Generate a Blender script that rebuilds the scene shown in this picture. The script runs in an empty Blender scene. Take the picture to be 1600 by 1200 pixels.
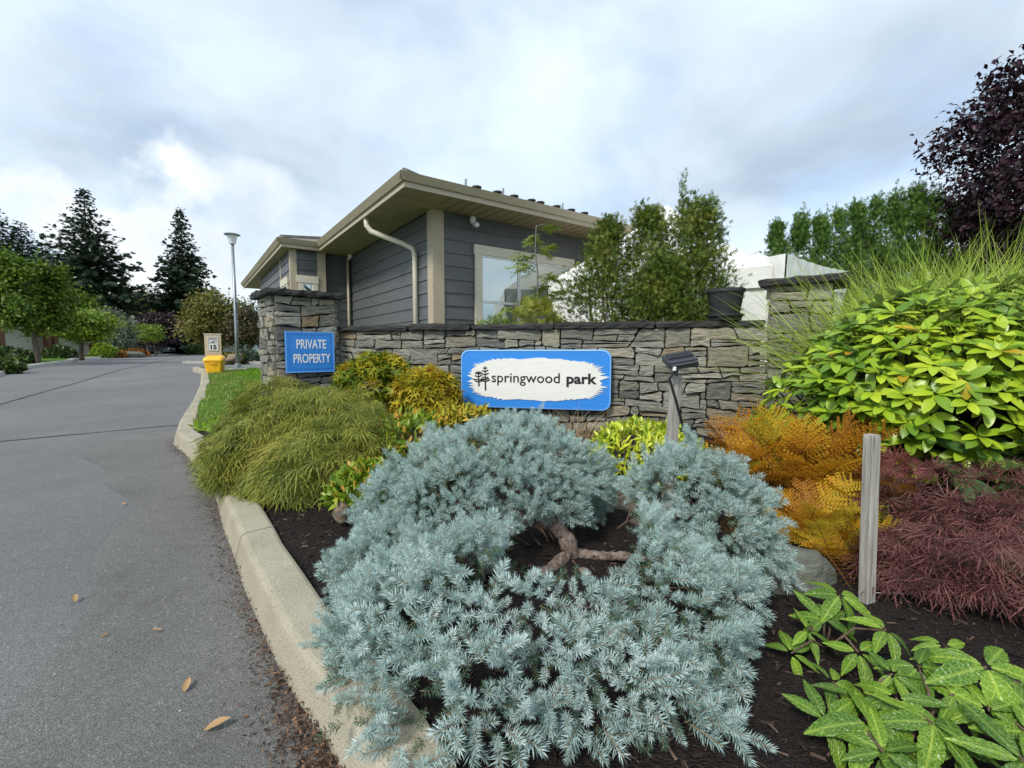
import bpy, math, random
import numpy as np
from mathutils import Vector, Matrix
random.seed(5)
rng = np.random.default_rng(11)
S = bpy.context.scene
COL = S.collection

# ------------------------------------------------------------------ camera, sky, sun, exposure
EYE = 1.25; F = 710.0; TH = math.atan(52 / F)
cam = bpy.data.cameras.new('camera'); co = bpy.data.objects.new('camera', cam); COL.objects.link(co)
cam.sensor_width = 36; cam.lens = F / 1600 * 36; cam.clip_start = .05; cam.clip_end = 3000
co.location = (0, 0, EYE); co.rotation_euler = (math.pi / 2 - TH, 0, 0); S.camera = co
SUNV = Vector((-.44, -.62, .76)).normalized()
SKY_LIGHT, SUN_STRENGTH = .665, 1.5
S.view_settings.view_transform = 'Standard'; S.view_settings.look = 'None'
S.view_settings.exposure = 1.18; S.view_settings.gamma = 1; S.view_settings.use_curve_mapping = False

def world():
    w = bpy.data.worlds.new("World"); S.world = w; w.use_nodes = True
    nt = w.node_tree; N = nt.nodes; L = nt.links; N.clear()
    out = N.new('ShaderNodeOutputWorld')
    sky = N.new('ShaderNodeTexSky'); sky.sky_type = 'NISHITA'; sky.sun_disc = False
    sky.sun_elevation = math.asin(SUNV.z); sky.sun_rotation = math.atan2(SUNV.x, SUNV.y)
    b1 = N.new('ShaderNodeBackground'); b1.inputs[1].default_value = .13; L.new(sky.outputs[0], b1.inputs[0])
    tc = N.new('ShaderNodeTexCoord'); sep = N.new('ShaderNodeSeparateXYZ'); L.new(tc.outputs['Generated'], sep.inputs[0])
    def m(op, a, b=None, c=None):
        n = N.new('ShaderNodeMath'); n.operation = op
        for i, v in enumerate((a, b, c)):
            if v is None: continue
            if isinstance(v, (int, float)): n.inputs[i].default_value = v
            else: L.new(v, n.inputs[i])
        return n.outputs[0]
    # flat cloud deck seen in perspective: direction divided by height
    zz = m('ADD', m('MAXIMUM', sep.outputs[2], 0.0), .22)
    cv = N.new('ShaderNodeCombineXYZ'); L.new(m('DIVIDE', sep.outputs[0], zz), cv.inputs[0]); L.new(m('DIVIDE', sep.outputs[1], zz), cv.inputs[1])
    def noise(scale, detail, vec, rough=.55, dist=0.):
        n = N.new('ShaderNodeTexNoise'); n.inputs['Scale'].default_value = scale; n.inputs['Detail'].default_value = detail
        n.inputs['Roughness'].default_value = rough; n.inputs['Distortion'].default_value = dist; L.new(vec, n.inputs['Vector']); return n.outputs[0]
    def ramp(fac, stops):
        r = N.new('ShaderNodeValToRGB'); L.new(fac, r.inputs[0]); e = r.color_ramp.elements
        e[0].position, e[0].color = stops[0][0], (*stops[0][1], 1); e[1].position, e[1].color = stops[-1][0], (*stops[-1][1], 1)
        for p, c in stops[1:-1]:
            x = e.new(p); x.color = (*c, 1)
        return r.outputs[0]
    big = noise(1.05, 6, cv.outputs[0], .5, .35)
    deck = ramp(big, [(.33, (.34, .415, .50)), (.43, (.45, .535, .625)), (.53, (.555, .645, .725)), (.66, (.68, .75, .80))])
    # bright cumulus bank low on the road side
    def bank(dirv, rad, seed):
        d = Vector(dirv).normalized()
        dn = N.new('ShaderNodeVectorMath'); dn.operation = 'DISTANCE'; L.new(tc.outputs['Generated'], dn.inputs[0]); dn.inputs[1].default_value = d
        nz = noise(7.5, 7, tc.outputs['Generated'], .52)
        v = m('SUBTRACT', rad, m('SUBTRACT', dn.outputs['Value'], m('MULTIPLY', m('SUBTRACT', nz, .5), .42)))
        n = N.new('ShaderNodeMapRange'); n.interpolation_type = 'SMOOTHSTEP'
        n.inputs[1].default_value = -.02; n.inputs[2].default_value = .05; L.new(v, n.inputs[0]); return n.outputs[0]
    k = m('MAXIMUM', bank((-.72, 1, .16), .16, 0), bank((-.60, 1, .30), .085, 1))
    k = m('MAXIMUM', k, bank((-.95, 1, .22), .09, 1))
    cum = ramp(noise(5.0, 6, tc.outputs['Generated']), [(.3, (.48, .55, .63)), (.45, (.60, .655, .71)), (.62, (.74, .765, .785))])
    mix = N.new('ShaderNodeMix'); mix.data_type = 'RGBA'; L.new(k, mix.inputs[0]); L.new(deck, mix.inputs[6]); L.new(cum, mix.inputs[7])
    b2 = N.new('ShaderNodeBackground'); b2.inputs[1].default_value = SKY_LIGHT; L.new(mix.outputs[2], b2.inputs[0])
    # small blue openings low down, thin deck elsewhere
    op = N.new('ShaderNodeMapRange'); op.inputs[1].default_value = .36; op.inputs[2].default_value = .5; op.inputs[3].default_value = .72; op.inputs[4].default_value = .97
    L.new(noise(2.1, 4, cv.outputs[0]), op.inputs[0])
    ms = N.new('ShaderNodeMixShader'); L.new(m('MAXIMUM', op.outputs[0], k), ms.inputs[0]); L.new(b1.outputs[0], ms.inputs[1]); L.new(b2.outputs[0], ms.inputs[2])
    L.new(ms.outputs[0], out.inputs[0])
world()
sl = bpy.data.lights.new('sun', 'SUN'); sl.energy = SUN_STRENGTH; sl.angle = math.radians(12); sl.color = (1, .96, .89)
so = bpy.data.objects.new('sun', sl); COL.objects.link(so); so.rotation_euler = (-SUNV).to_track_quat('-Z', 'Y').to_euler(); so.location = (-20, -20, 40)

# ------------------------------------------------------------------ helpers
def at(u, v, D):
    """world point seen at photo pixel (u, v), D metres in front of the camera plane"""
    a = (u - 800) / F; b = (600 - v) / F
    y = math.cos(TH) + b * math.sin(TH); z = b * math.cos(TH) - math.sin(TH)
    return Vector((a * D / y, D, EYE + z * D / y))
def hit(u, v, p0, n):
    a = (u - 800) / F; b = (600 - v) / F
    d = Vector((a, math.cos(TH) + b * math.sin(TH), b * math.cos(TH) - math.sin(TH)))
    o = Vector((0, 0, EYE)); return o + d * ((Vector(p0) - o).dot(n) / d.dot(n))
def proj(P):
    P = np.asarray(P, float); x = P[..., 0]; y = P[..., 1]; z = P[..., 2] - EYE
    c, s = math.cos(TH), math.sin(TH); dep = y * c - z * s; up = y * s + z * c
    return 800 + F * x / dep, 600 - F * up / dep
def V3(*a): return np.array(a, float)
def nrm(a): return a / np.maximum(np.linalg.norm(a, axis=-1, keepdims=True), 1e-9)

WL = {}
def hsh(t): return sum((i + 7) * ord(c) for i, c in enumerate(t))
def thing(name, label, cat, loc=(0, 0, 0), group=None):
    o = bpy.data.objects.new(name, None); COL.objects.link(o); o.empty_display_size = .2
    o.location = loc; o['label'] = label; o['category'] = cat
    if group: o['group'] = group
    WL[o.name] = Vector(loc); return o
def tag(o, label, cat, group=None):
    o['label'] = label; o['category'] = cat
    if group: o['group'] = group
    return o
def stuff(o): o['kind'] = 'stuff'; return o
def link(name, me, parent=None, loc=None):
    o = bpy.data.objects.new(name, me); COL.objects.link(o)
    if parent: o.parent = parent
    if loc is not None: o.location = loc
    WL[o.name] = WL[parent.name] if parent and loc is None else Vector(loc or (0, 0, 0))
    return o

class MB:
    """collects shapes given in world coordinates; build() links them as one mesh object"""
    def __init__(s): s.v = []; s.f = []; s.m = []
    def add(s, V, Fc, m=0):
        k = len(s.v); s.v += [tuple(p) for p in V]; s.f += [tuple(i + k for i in f) for f in Fc]; s.m += [m] * len(Fc); return s
    def box(s, c, size, rz=0., m=0, R=None):
        x, y, z = (q / 2 for q in size); R = R or Matrix.Rotation(rz, 3, 'Z'); c = Vector(c)
        V = [c + R @ Vector((i * x, j * y, k * z)) for i in (-1, 1) for j in (-1, 1) for k in (-1, 1)]
        return s.add(V, [(0, 1, 3, 2), (4, 6, 7, 5), (0, 4, 5, 1), (2, 3, 7, 6), (0, 2, 6, 4), (1, 5, 7, 3)], m)
    def tube(s, pts, rad, n=6, m=0, cap=True):
        pts = [Vector(p) for p in pts]; rad = [rad] * len(pts) if isinstance(rad, (int, float)) else list(rad)
        V = []; Fc = []; x = None
        for i, p in enumerate(pts):
            d = (pts[min(i + 1, len(pts) - 1)] - pts[max(i - 1, 0)]).normalized()
            if x is None: x = d.orthogonal().normalized()
            x = (x - d * x.dot(d)); x = x.normalized() if x.length > 1e-6 else d.orthogonal().normalized(); y = d.cross(x)
            V += [p + (x * math.cos(2 * math.pi * k / n) + y * math.sin(2 * math.pi * k / n)) * rad[i] for k in range(n)]
        for i in range(len(pts) - 1):
            Fc += [(i * n + k, i * n + (k + 1) % n, (i + 1) * n + (k + 1) % n, (i + 1) * n + k) for k in range(n)]
        if cap: Fc += [tuple(range(n))[::-1], tuple((len(pts) - 1) * n + k for k in range(n))]
        return s.add(V, Fc, m)
    def lathe(s, c, prof, n=20, m=0, sq=None):
        c = Vector(c); V = []; Fc = []
        for r, z in prof:
            for k in range(n):
                t = 2 * math.pi * k / n; V.append(c + Vector((r * math.cos(t), r * math.sin(t), z)))
        for i in range(len(prof) - 1): Fc += [(i * n + k, i * n + (k + 1) % n, (i + 1) * n + (k + 1) % n, (i + 1) * n + k) for k in range(n)]
        Fc += [tuple(range(n))[::-1], tuple((len(prof) - 1) * n + k for k in range(n))]
        return s.add(V, Fc, m)
    def prism(s, poly, o, ex, ey, ez, d, m=0):
        """2-D polygon in the frame (o, ex, ey), thickness d along ez"""
        o, ex, ey, ez = Vector(o), Vector(ex), Vector(ey), Vector(ez); n = len(poly)
        A = [o + ex * p[0] + ey * p[1] for p in poly]; V = A + [p + ez * d for p in A]
        return s.add(V, [tuple(range(n))[::-1], tuple(range(n, 2 * n))] + [(i, (i + 1) % n, n + (i + 1) % n, n + i) for i in range(n)], m)
    def build(s, name, mats, parent=None, smooth=False, loc=None):
        me = bpy.data.meshes.new(name); base = loc if loc is not None else (WL[parent.name] if parent else Vector((0, 0, 0))); base = Vector(base)
        me.from_pydata([(p[0] - base.x, p[1] - base.y, p[2] - base.z) for p in s.v], [], s.f)
        for q in (mats if isinstance(mats, (list, tuple)) else [mats]): me.materials.append(q)
        me.polygons.foreach_set('material_index', s.m)
        if smooth: me.shade_smooth()
        else: me.shade_flat()
        me.update()
        o = bpy.data.objects.new(name, me); COL.objects.link(o)
        if parent: o.parent = parent
        else: o.location = base
        WL[o.name] = base; return o

# ---- many small copies of one shape baked into one mesh
class Proto:
    def __init__(s, V, Fc, M=None):
        s.V = np.array(V, float); s.F = [tuple(f) for f in Fc]; s.M = list(M) if M is not None else [0] * len(s.F)
def frames(D, U):
    d = nrm(np.asarray(D, float)); x = np.cross(d, np.asarray(U, float)); bad = np.linalg.norm(x, axis=-1) < 1e-4; x[bad] = np.cross(d[bad], V3(.3, .9, .2))
    x = nrm(x); return x, d, np.cross(x, d)
def raw_mesh(name, V, loops, starts, mi, mats):
    me = bpy.data.meshes.new(name); me.vertices.add(len(V)); me.vertices.foreach_set('co', np.ascontiguousarray(V, np.float32).ravel())
    me.loops.add(len(loops)); me.loops.foreach_set('vertex_index', np.ascontiguousarray(loops, np.int32))
    me.polygons.add(len(starts)); me.polygons.foreach_set('loop_start', np.ascontiguousarray(starts, np.int32))
    for q in (mats if isinstance(mats, (list, tuple)) else [mats]): me.materials.append(q)
    me.polygons.foreach_set('material_index', np.ascontiguousarray(mi, np.int32)); me.update(calc_edges=True); return me
def bake(name, items, mats, parent=None, kind=None):
    """items: (proto, P, D, U, S) with N rows each"""
    base = V3(*WL[parent.name]) if parent else V3(0, 0, 0); VV = []; LL = []; ST = []; MI = []; nv = nl = 0
    for pr, P, D, U, Sc in items:
        P = np.asarray(P, float); N = len(P)
        if N == 0: continue
        x, d, z = frames(np.asarray(D, float).copy(), U); Sc = np.broadcast_to(np.asarray(Sc, float).reshape(-1, 1) if np.ndim(Sc) else np.full((N, 1), Sc), (N, 1))[:, :, None]
        W = P[:, None, :] - base + Sc * (pr.V[None, :, 0:1] * x[:, None] + pr.V[None, :, 1:2] * d[:, None] + pr.V[None, :, 2:3] * z[:, None])
        lo = np.concatenate([np.array(f) for f in pr.F]); ln = np.array([len(f) for f in pr.F]); st = np.concatenate([[0], np.cumsum(ln)[:-1]])
        k = len(pr.V)
        LL.append((lo[None] + (np.arange(N) * k)[:, None] + nv).ravel()); ST.append((st[None] + (np.arange(N) * len(lo))[:, None] + nl).ravel()); MI.append(np.tile(pr.M, N))
        VV.append(W.reshape(-1, 3)); nv += N * k; nl += N * len(lo)
    if not VV: raise RuntimeError('nothing to bake: ' + name)
    me = raw_mesh(name, np.concatenate(VV), np.concatenate(LL), np.concatenate(ST), np.concatenate(MI), mats)
    o = bpy.data.objects.new(name, me); COL.objects.link(o)
    if parent: o.parent = parent
    WL[o.name] = Vector(base)
    if kind: o['kind'] = kind
    return o
def proto_mesh(name, pr, mats):
    lo = np.concatenate([np.array(f) for f in pr.F]); ln = np.array([len(f) for f in pr.F])
    return raw_mesh(name, pr.V, lo, np.concatenate([[0], np.cumsum(ln)[:-1]]), pr.M, mats)
def place(name, me, parent, P, D, U, s):
    """one part object that shares mesh me"""
    x, d, z = frames(np.array([D], float), np.array([U], float)); o = bpy.data.objects.new(name, me); COL.objects.link(o); o.parent = parent
    b = WL[parent.name]; p = P
    M = Matrix(((x[0][0] * s, d[0][0] * s, z[0][0] * s, p[0] - b.x), (x[0][1] * s, d[0][1] * s, z[0][1] * s, p[1] - b.y), (x[0][2] * s, d[0][2] * s, z[0][2] * s, p[2] - b.z), (0, 0, 0, 1)))
    o.matrix_local = M; return o

# ------------------------------------------------------------------ materials
def srgb(r, g, b):
    f = lambda c: (c / 255 / 12.92) if c <= 10 else ((c / 255 + .055) / 1.055) ** 2.4
    return (f(r), f(g), f(b))
class NT:
    def __init__(s, name):
        s.mat = bpy.data.materials.new(name); s.mat.use_nodes = True; s.t = s.mat.node_tree; s.N = s.t.nodes; s.L = s.t.links; s.N.clear()
        s.out = s.N.new('ShaderNodeOutputMaterial')
    def n(s, typ, **kw):
        x = s.N.new(typ)
        for k, v in kw.items(): setattr(x, k, v)
        return x
    def set(s, inp, v):
        if v is None: return
        if isinstance(v, bpy.types.NodeSocket): s.L.new(v, inp)
        elif isinstance(v, tuple) and len(v) == 3 and inp.type == 'RGBA': inp.default_value = (*v, 1)
        else: inp.default_value = v
    def math(s, op, a, b=None):
        x = s.n('ShaderNodeMath', operation=op); s.set(x.inputs[0], a); s.set(x.inputs[1], b); return x.outputs[0]
    def coord(s, kind='Object', scale=None):
        c = s.n('ShaderNodeTexCoord').outputs[kind]
        if scale is None: return c
        m = s.n('ShaderNodeMapping'); s.L.new(c, m.inputs[0]); m.inputs[3].default_value = scale; return m.outputs[0]
    def pos(s, scale=None):
        c = s.n('ShaderNodeNewGeometry').outputs['Position']
        if scale is None: return c
        m = s.n('ShaderNodeMapping'); s.L.new(c, m.inputs[0]); m.inputs[3].default_value = scale; return m.outputs[0]
    def noise(s, scale, detail=4, vec=None, rough=.55, dist=0.):
        x = s.n('ShaderNodeTexNoise'); x.inputs['Scale'].default_value = scale; x.inputs['Detail'].default_value = detail; x.inputs['Roughness'].default_value = rough; x.inputs['Distortion'].default_value = dist
        if vec is not None: s.L.new(vec, x.inputs['Vector'])
        return x.outputs[0]
    def ramp(s, fac, stops, interp='LINEAR'):
        r = s.n('ShaderNodeValToRGB'); s.set(r.inputs[0], fac); r.color_ramp.interpolation = interp; e = r.color_ramp.elements
        e[0].position, e[0].color = stops[0][0], (*stops[0][1], 1); e[1].position, e[1].color = stops[-1][0], (*stops[-1][1], 1)
        for p, c in stops[1:-1]:
            k = e.new(p); k.color = (*c, 1)
        return r.outputs[0]
    def mix(s, fac, a, b, mode='MIX'):
        x = s.n('ShaderNodeMix', data_type='RGBA', blend_type=mode); s.set(x.inputs[0], fac); s.set(x.inputs[6], a); s.set(x.inputs[7], b); return x.outputs[2]
    def bump(s, h, strength=.4, dist=.01):
        x = s.n('ShaderNodeBump'); x.inputs['Strength'].default_value = strength; x.inputs['Distance'].default_value = dist; s.L.new(h, x.inputs['Height']); return x.outputs[0]
    def bsdf(s, col, rough=.7, spec=.4, bump=None, metal=0., **kw):
        b = s.n('ShaderNodeBsdfPrincipled'); s.set(b.inputs['Base Color'], col); s.set(b.inputs['Roughness'], rough); s.set(b.inputs['Specular IOR Level'], spec); s.set(b.inputs['Metallic'], metal)
        for k, v in kw.items(): s.set(b.inputs[k], v)
        if bump is not None: s.L.new(bump, b.inputs['Normal'])
        return b.outputs[0]
    def done(s, sh): s.L.new(sh, s.out.inputs[0]); return s.mat
def plain(name, col, rough=.6, spec=.4, var=.12, scale=8, metal=0., bump=.15, bscale=60, stretch=None):
    t = NT(name); v = t.coord('Object', stretch)
    n = t.noise(scale, 5, v); lo = tuple(c * (1 - var) for c in col); hi = tuple(min(1, c * (1 + var)) for c in col)
    c = t.ramp(n, [(.3, lo), (.7, hi)])
    return t.done(t.bsdf(c, rough, spec, t.bump(t.noise(bscale, 4, v), bump, .004) if bump else None, metal))
def leafmat(name, cols, trans=.22, rough=.42, spec=.35, clump=.45, cscale=2.2, back=None, perobj=False):
    """leaf colours differ from leaf to leaf and from branch to branch"""
    t = NT(name); g = t.n('ShaderNodeNewGeometry'); oi = t.n('ShaderNodeObjectInfo')
    r = t.math('FRACT', t.math('ADD', g.outputs['Random Per Island'], oi.outputs['Random'])) if not perobj else t.math('ADD', t.math('MULTIPLY', oi.outputs['Random'], .75), t.math('MULTIPLY', g.outputs['Random Per Island'], .25))
    nz = t.noise(cscale, 3, t.pos())
    nz = t.math('MULTIPLY', t.math('SUBTRACT', nz, .25), 2.0)
    f = t.math('ADD', t.math('MULTIPLY', r, 1 - clump), t.math('MULTIPLY', nz, clump))
    n = len(cols); c = t.ramp(f, [(i / max(1, n - 1) * .8 + .1, k) for i, k in enumerate(cols)])
    if back: c = t.mix(g.outputs['Backfacing'], c, back)
    p = t.bsdf(c, rough, spec)
    tr = t.n('ShaderNodeBsdfTranslucent'); t.L.new(c, tr.inputs[0])
    m = t.n('ShaderNodeMixShader'); m.inputs[0].default_value = trans; t.L.new(p, m.inputs[1]); t.L.new(tr.outputs[0], m.inputs[2])
    return t.done(m.outputs[0])

def m_asphalt():
    t = NT('asphalt'); v = t.pos()
    c = t.ramp(t.noise(.55, 5, v, .6, .4), [(.3, (.15, .151, .154)), (.7, (.215, .215, .218))])
    c = t.mix(t.ramp(t.noise(210, 3, v), [(.36, (.9, .9, .9)), (.5, (0, 0, 0))]), c, (.055, .055, .057))
    c = t.mix(t.ramp(t.noise(150, 3, v), [(.62, (0, 0, 0)), (.74, (.9, .9, .9))]), c, (.36, .36, .35))
    wv = t.n('ShaderNodeTexNoise'); wv.inputs['Scale'].default_value = .9; wv.inputs['Detail'].default_value = 3; t.L.new(t.pos((.9, .16, 1)), wv.inputs['Vector']); c = t.mix(t.ramp(wv.outputs[0], [(.42, (0, 0, 0)), (.62, (.35, .35, .35))]), c, (.12, .12, .122))
    vo = t.n('ShaderNodeTexVoronoi'); vo.inputs['Scale'].default_value = 170; t.L.new(v, vo.inputs['Vector']); sx = t.n('ShaderNodeSeparateColor'); t.L.new(vo.outputs['Color'], sx.inputs[0]); c = t.mix(.36, c, t.mix(1., c, t.ramp(sx.outputs[0], [(0, (.45, .45, .46)), (.25, (.85, .85, .85)), (.8, (1.1, 1.1, 1.1)), (.93, (1.9, 1.88, 1.82))], 'CONSTANT'), 'MULTIPLY'))
    st = t.ramp(t.noise(1.7, 6, v, .62), [(.62, (0, 0, 0)), (.75, (.5, .5, .5))]); c = t.mix(st, c, (.085, .083, .08))
    return t.done(t.bsdf(c, .82, .3, t.bump(t.noise(330, 3, v), .75, .006)))
def m_patch():
    t = NT('asphalt_patch'); v = t.pos()
    c = t.ramp(t.noise(1.2, 5, v), [(.3, (.158, .155, .148)), (.7, (.225, .22, .208))])
    c = t.mix(t.ramp(t.noise(300, 2, v), [(.36, (1, 1, 1)), (.52, (0, 0, 0))]), c, (.06, .06, .06))
    c = t.mix(t.ramp(t.noise(240, 2, v), [(.62, (0, 0, 0)), (.72, (.9, .9, .9))]), c, (.34, .33, .31))
    vo = t.n('ShaderNodeTexVoronoi'); vo.inputs['Scale'].default_value = 150; t.L.new(v, vo.inputs['Vector']); sx = t.n('ShaderNodeSeparateColor'); t.L.new(vo.outputs['Color'], sx.inputs[0]); c = t.mix(.36, c, t.mix(1., c, t.ramp(sx.outputs[0], [(0, (.45, .45, .46)), (.25, (.85, .85, .85)), (.8, (1.1, 1.1, 1.1)), (.93, (1.9, 1.88, 1.82))], 'CONSTANT'), 'MULTIPLY'))
    c = t.mix(t.ramp(t.noise(3.2, 6, v, .65), [(.55, (0, 0, 0)), (.72, (.45, .45, .45))]), c, (.085, .08, .074))
    return t.done(t.bsdf(c, .85, .3, t.bump(t.noise(260, 3, v), .9, .008)))
def m_concrete(name='kerb_concrete', a=(.29, .265, .19), b=(.41, .375, .285)):
    t = NT(name); v = t.pos()
    c = t.ramp(t.noise(2.4, 6, v, .6), [(.3, a), (.7, b)])
    c = t.mix(t.ramp(t.noise(170, 3, v), [(.33, (.85, .85, .85)), (.46, (0, 0, 0))]), c, (.15, .14, .115))
    c = t.mix(t.ramp(t.noise(6, 6, v, .7), [(.56, (0, 0, 0)), (.76, (.6, .6, .6))]), c, (.17, .165, .12))
    return t.done(t.bsdf(c, .9, .25, t.bump(t.noise(140, 4, v), .7, .006)))
def m_stone(name='stone', cols=None):
    t = NT(name); v = t.coord('Object'); oi = t.n('ShaderNodeObjectInfo')
    ad = t.n('ShaderNodeVectorMath', operation='ADD'); t.L.new(v, ad.inputs[0]); sc = t.n('ShaderNodeVectorMath', operation='SCALE'); t.L.new(oi.outputs['Location'], sc.inputs[0]); sc.inputs['Scale'].default_value = 7.3; t.L.new(sc.outputs[0], ad.inputs[1])
    c = t.ramp(oi.outputs['Random'], cols or [(0, (.12, .118, .108)), (.15, (.215, .207, .18)), (.3, (.305, .297, .255)), (.42, (.24, .225, .175)), (.52, (.405, .393, .34)), (.62, (.19, .187, .172)), (.72, (.36, .335, .24)), (.82, (.265, .262, .232)), (.92, (.45, .43, .36)), (1, (.33, .24, .135))])
    c = t.mix(1., c, (.80, .80, .77), 'MULTIPLY')
    st = t.n('ShaderNodeMapping'); st.inputs[3].default_value = (5, 5, 26); st.inputs[2].default_value = (.1, .25, 0); t.L.new(ad.outputs[0], st.inputs[0])
    lay = t.noise(1.6, 7, st.outputs[0], .65, .5)
    c = t.mix(t.ramp(lay, [(.32, (.75, .75, .75)), (.52, (0, 0, 0))]), c, (.07, .07, .068))
    c = t.mix(t.ramp(lay, [(.56, (0, 0, 0)), (.72, (.7, .7, .7))]), c, (.34, .34, .315))
    rust = t.ramp(t.noise(7, 5, ad.outputs[0], .6), [(.62, (0, 0, 0)), (.74, (.55, .55, .55))]); c = t.mix(rust, c, (.27, .20, .12))
    bm = t.bump(t.math('ADD', lay, t.math('MULTIPLY', t.noise(40, 5, ad.outputs[0]), .6)), .85, .02)
    return t.done(t.bsdf(c, .8, .35, bm))
def m_slab():
    t = NT('dark_slate'); v = t.pos((2, 2, 30)); n = t.noise(1.7, 7, v, .65, .6)
    c = t.ramp(n, [(.3, (.013, .013, .013)), (.55, (.032, .032, .031)), (.78, (.10, .098, .092))])
    return t.done(t.bsdf(c, .75, .4, t.bump(n, .8, .02)))
def m_mulch():
    t = NT('mulch'); v = t.pos()
    w = t.n('ShaderNodeTexVoronoi'); w.inputs['Scale'].default_value = 70; t.L.new(t.pos((1, 1.7, 1)), w.inputs['Vector'])
    c = t.mix(t.noise(38, 5, v), t.ramp(w.outputs['Color'], [(.2, (.012, .009, .008)), (.8, (.05, .035, .03))]), (.02, .014, .012))
    return t.done(t.bsdf(c, .9, .25, t.bump(t.math('ADD', w.outputs['Distance'], t.noise(55, 5, v)), 1, .03)))
def m_lawn(name='lawn_soil', a=(.06, .14, .014), b=(.12, .25, .025)):
    t = NT(name); v = t.pos(); c = t.ramp(t.noise(1.3, 5, v), [(.3, a), (.7, b)])
    c = t.mix(t.ramp(t.noise(60, 4, v), [(.35, (.6, .6, .6)), (.55, (0, 0, 0))]), c, tuple(q * .45 for q in a))
    return t.done(t.bsdf(c, .9, .2, t.bump(t.noise(90, 4, v), 1, .03)))
def m_wood():
    t = NT('weathered_wood'); v = t.coord('Object', (55, 55, 2.2)); n = t.noise(1.5, 6, v, .6, .3)
    c = t.ramp(n, [(.3, (.17, .155, .13)), (.5, (.32, .30, .265)), (.72, (.46, .44, .40))])
    return t.done(t.bsdf(c, .85, .25, t.bump(n, .6, .004)))
def m_bark(name, a, b, sc=(14, 14, 5)):
    t = NT(name); n = t.noise(2.2, 7, t.coord('Object', sc), .65, .4); c = t.ramp(n, [(.32, a), (.68, b)])
    return t.done(t.bsdf(c, .9, .2, t.bump(n, 1., .03)))
def m_siding():
    t = NT('grey_siding'); n = t.noise(3, 5, t.pos((1, 1, 6))); c = t.ramp(n, [(.3, (.080, .084, .089)), (.7, (.102, .106, .111))])
    return t.done(t.bsdf(c, .42, .5, t.bump(t.noise(30, 4, t.pos((2, 2, 30))), .12, .003)))
def m_roof():
    t = NT('roof_shingle'); b = t.n('ShaderNodeTexBrick'); b.inputs['Scale'].default_value = 3.2; b.inputs['Mortar Size'].default_value = .012
    b.inputs['Color1'].default_value = (.16, .145, .125, 1); b.inputs['Color2'].default_value = (.25, .23, .2, 1); b.inputs['Mortar'].default_value = (.06, .055, .05, 1); t.L.new(t.pos((1, 1, 1)), b.inputs['Vector'])
    c = t.mix(.4, b.outputs[0], t.ramp(t.noise(4, 5, t.pos()), [(.3, (.13, .12, .105)), (.7, (.27, .25, .22))]))
    return t.done(t.bsdf(c, .9, .25, t.bump(t.noise(60, 4, t.pos()), .5, .01)))
def m_glass(name='window_glass', base=(.03, .04, .045), amt=.5):
    t = NT(name); p = t.bsdf(base, .06, .6); g = t.n('ShaderNodeBsdfGlossy'); g.inputs['Roughness'].default_value = .015; g.inputs['Color'].default_value = (.86, .95, .93, 1)
    m = t.n('ShaderNodeMixShader'); m.inputs[0].default_value = amt; t.L.new(p, m.inputs[1]); t.L.new(g.outputs[0], m.inputs[2]); return t.done(m.outputs[0])
def m_painted(name, col, rough=.45, stretch=(3, 3, 40)):
    t = NT(name); n = t.noise(2, 6, t.coord('Object', stretch), .6); c = t.ramp(n, [(.25, tuple(q * .86 for q in col)), (.7, col)])
    return t.done(t.bsdf(c, rough, .4, t.bump(n, .35, .004)))
def m_canvas():
    t = NT('white_canvas'); v = t.pos(); n = t.noise(3.2, 5, v, .5, .8); c = t.ramp(t.noise(1.3, 5, v), [(.3, (.66, .66, .62)), (.7, (.80, .80, .77))])
    return t.done(t.bsdf(c, .55, .35, t.bump(n, .35, .06)))

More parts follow.
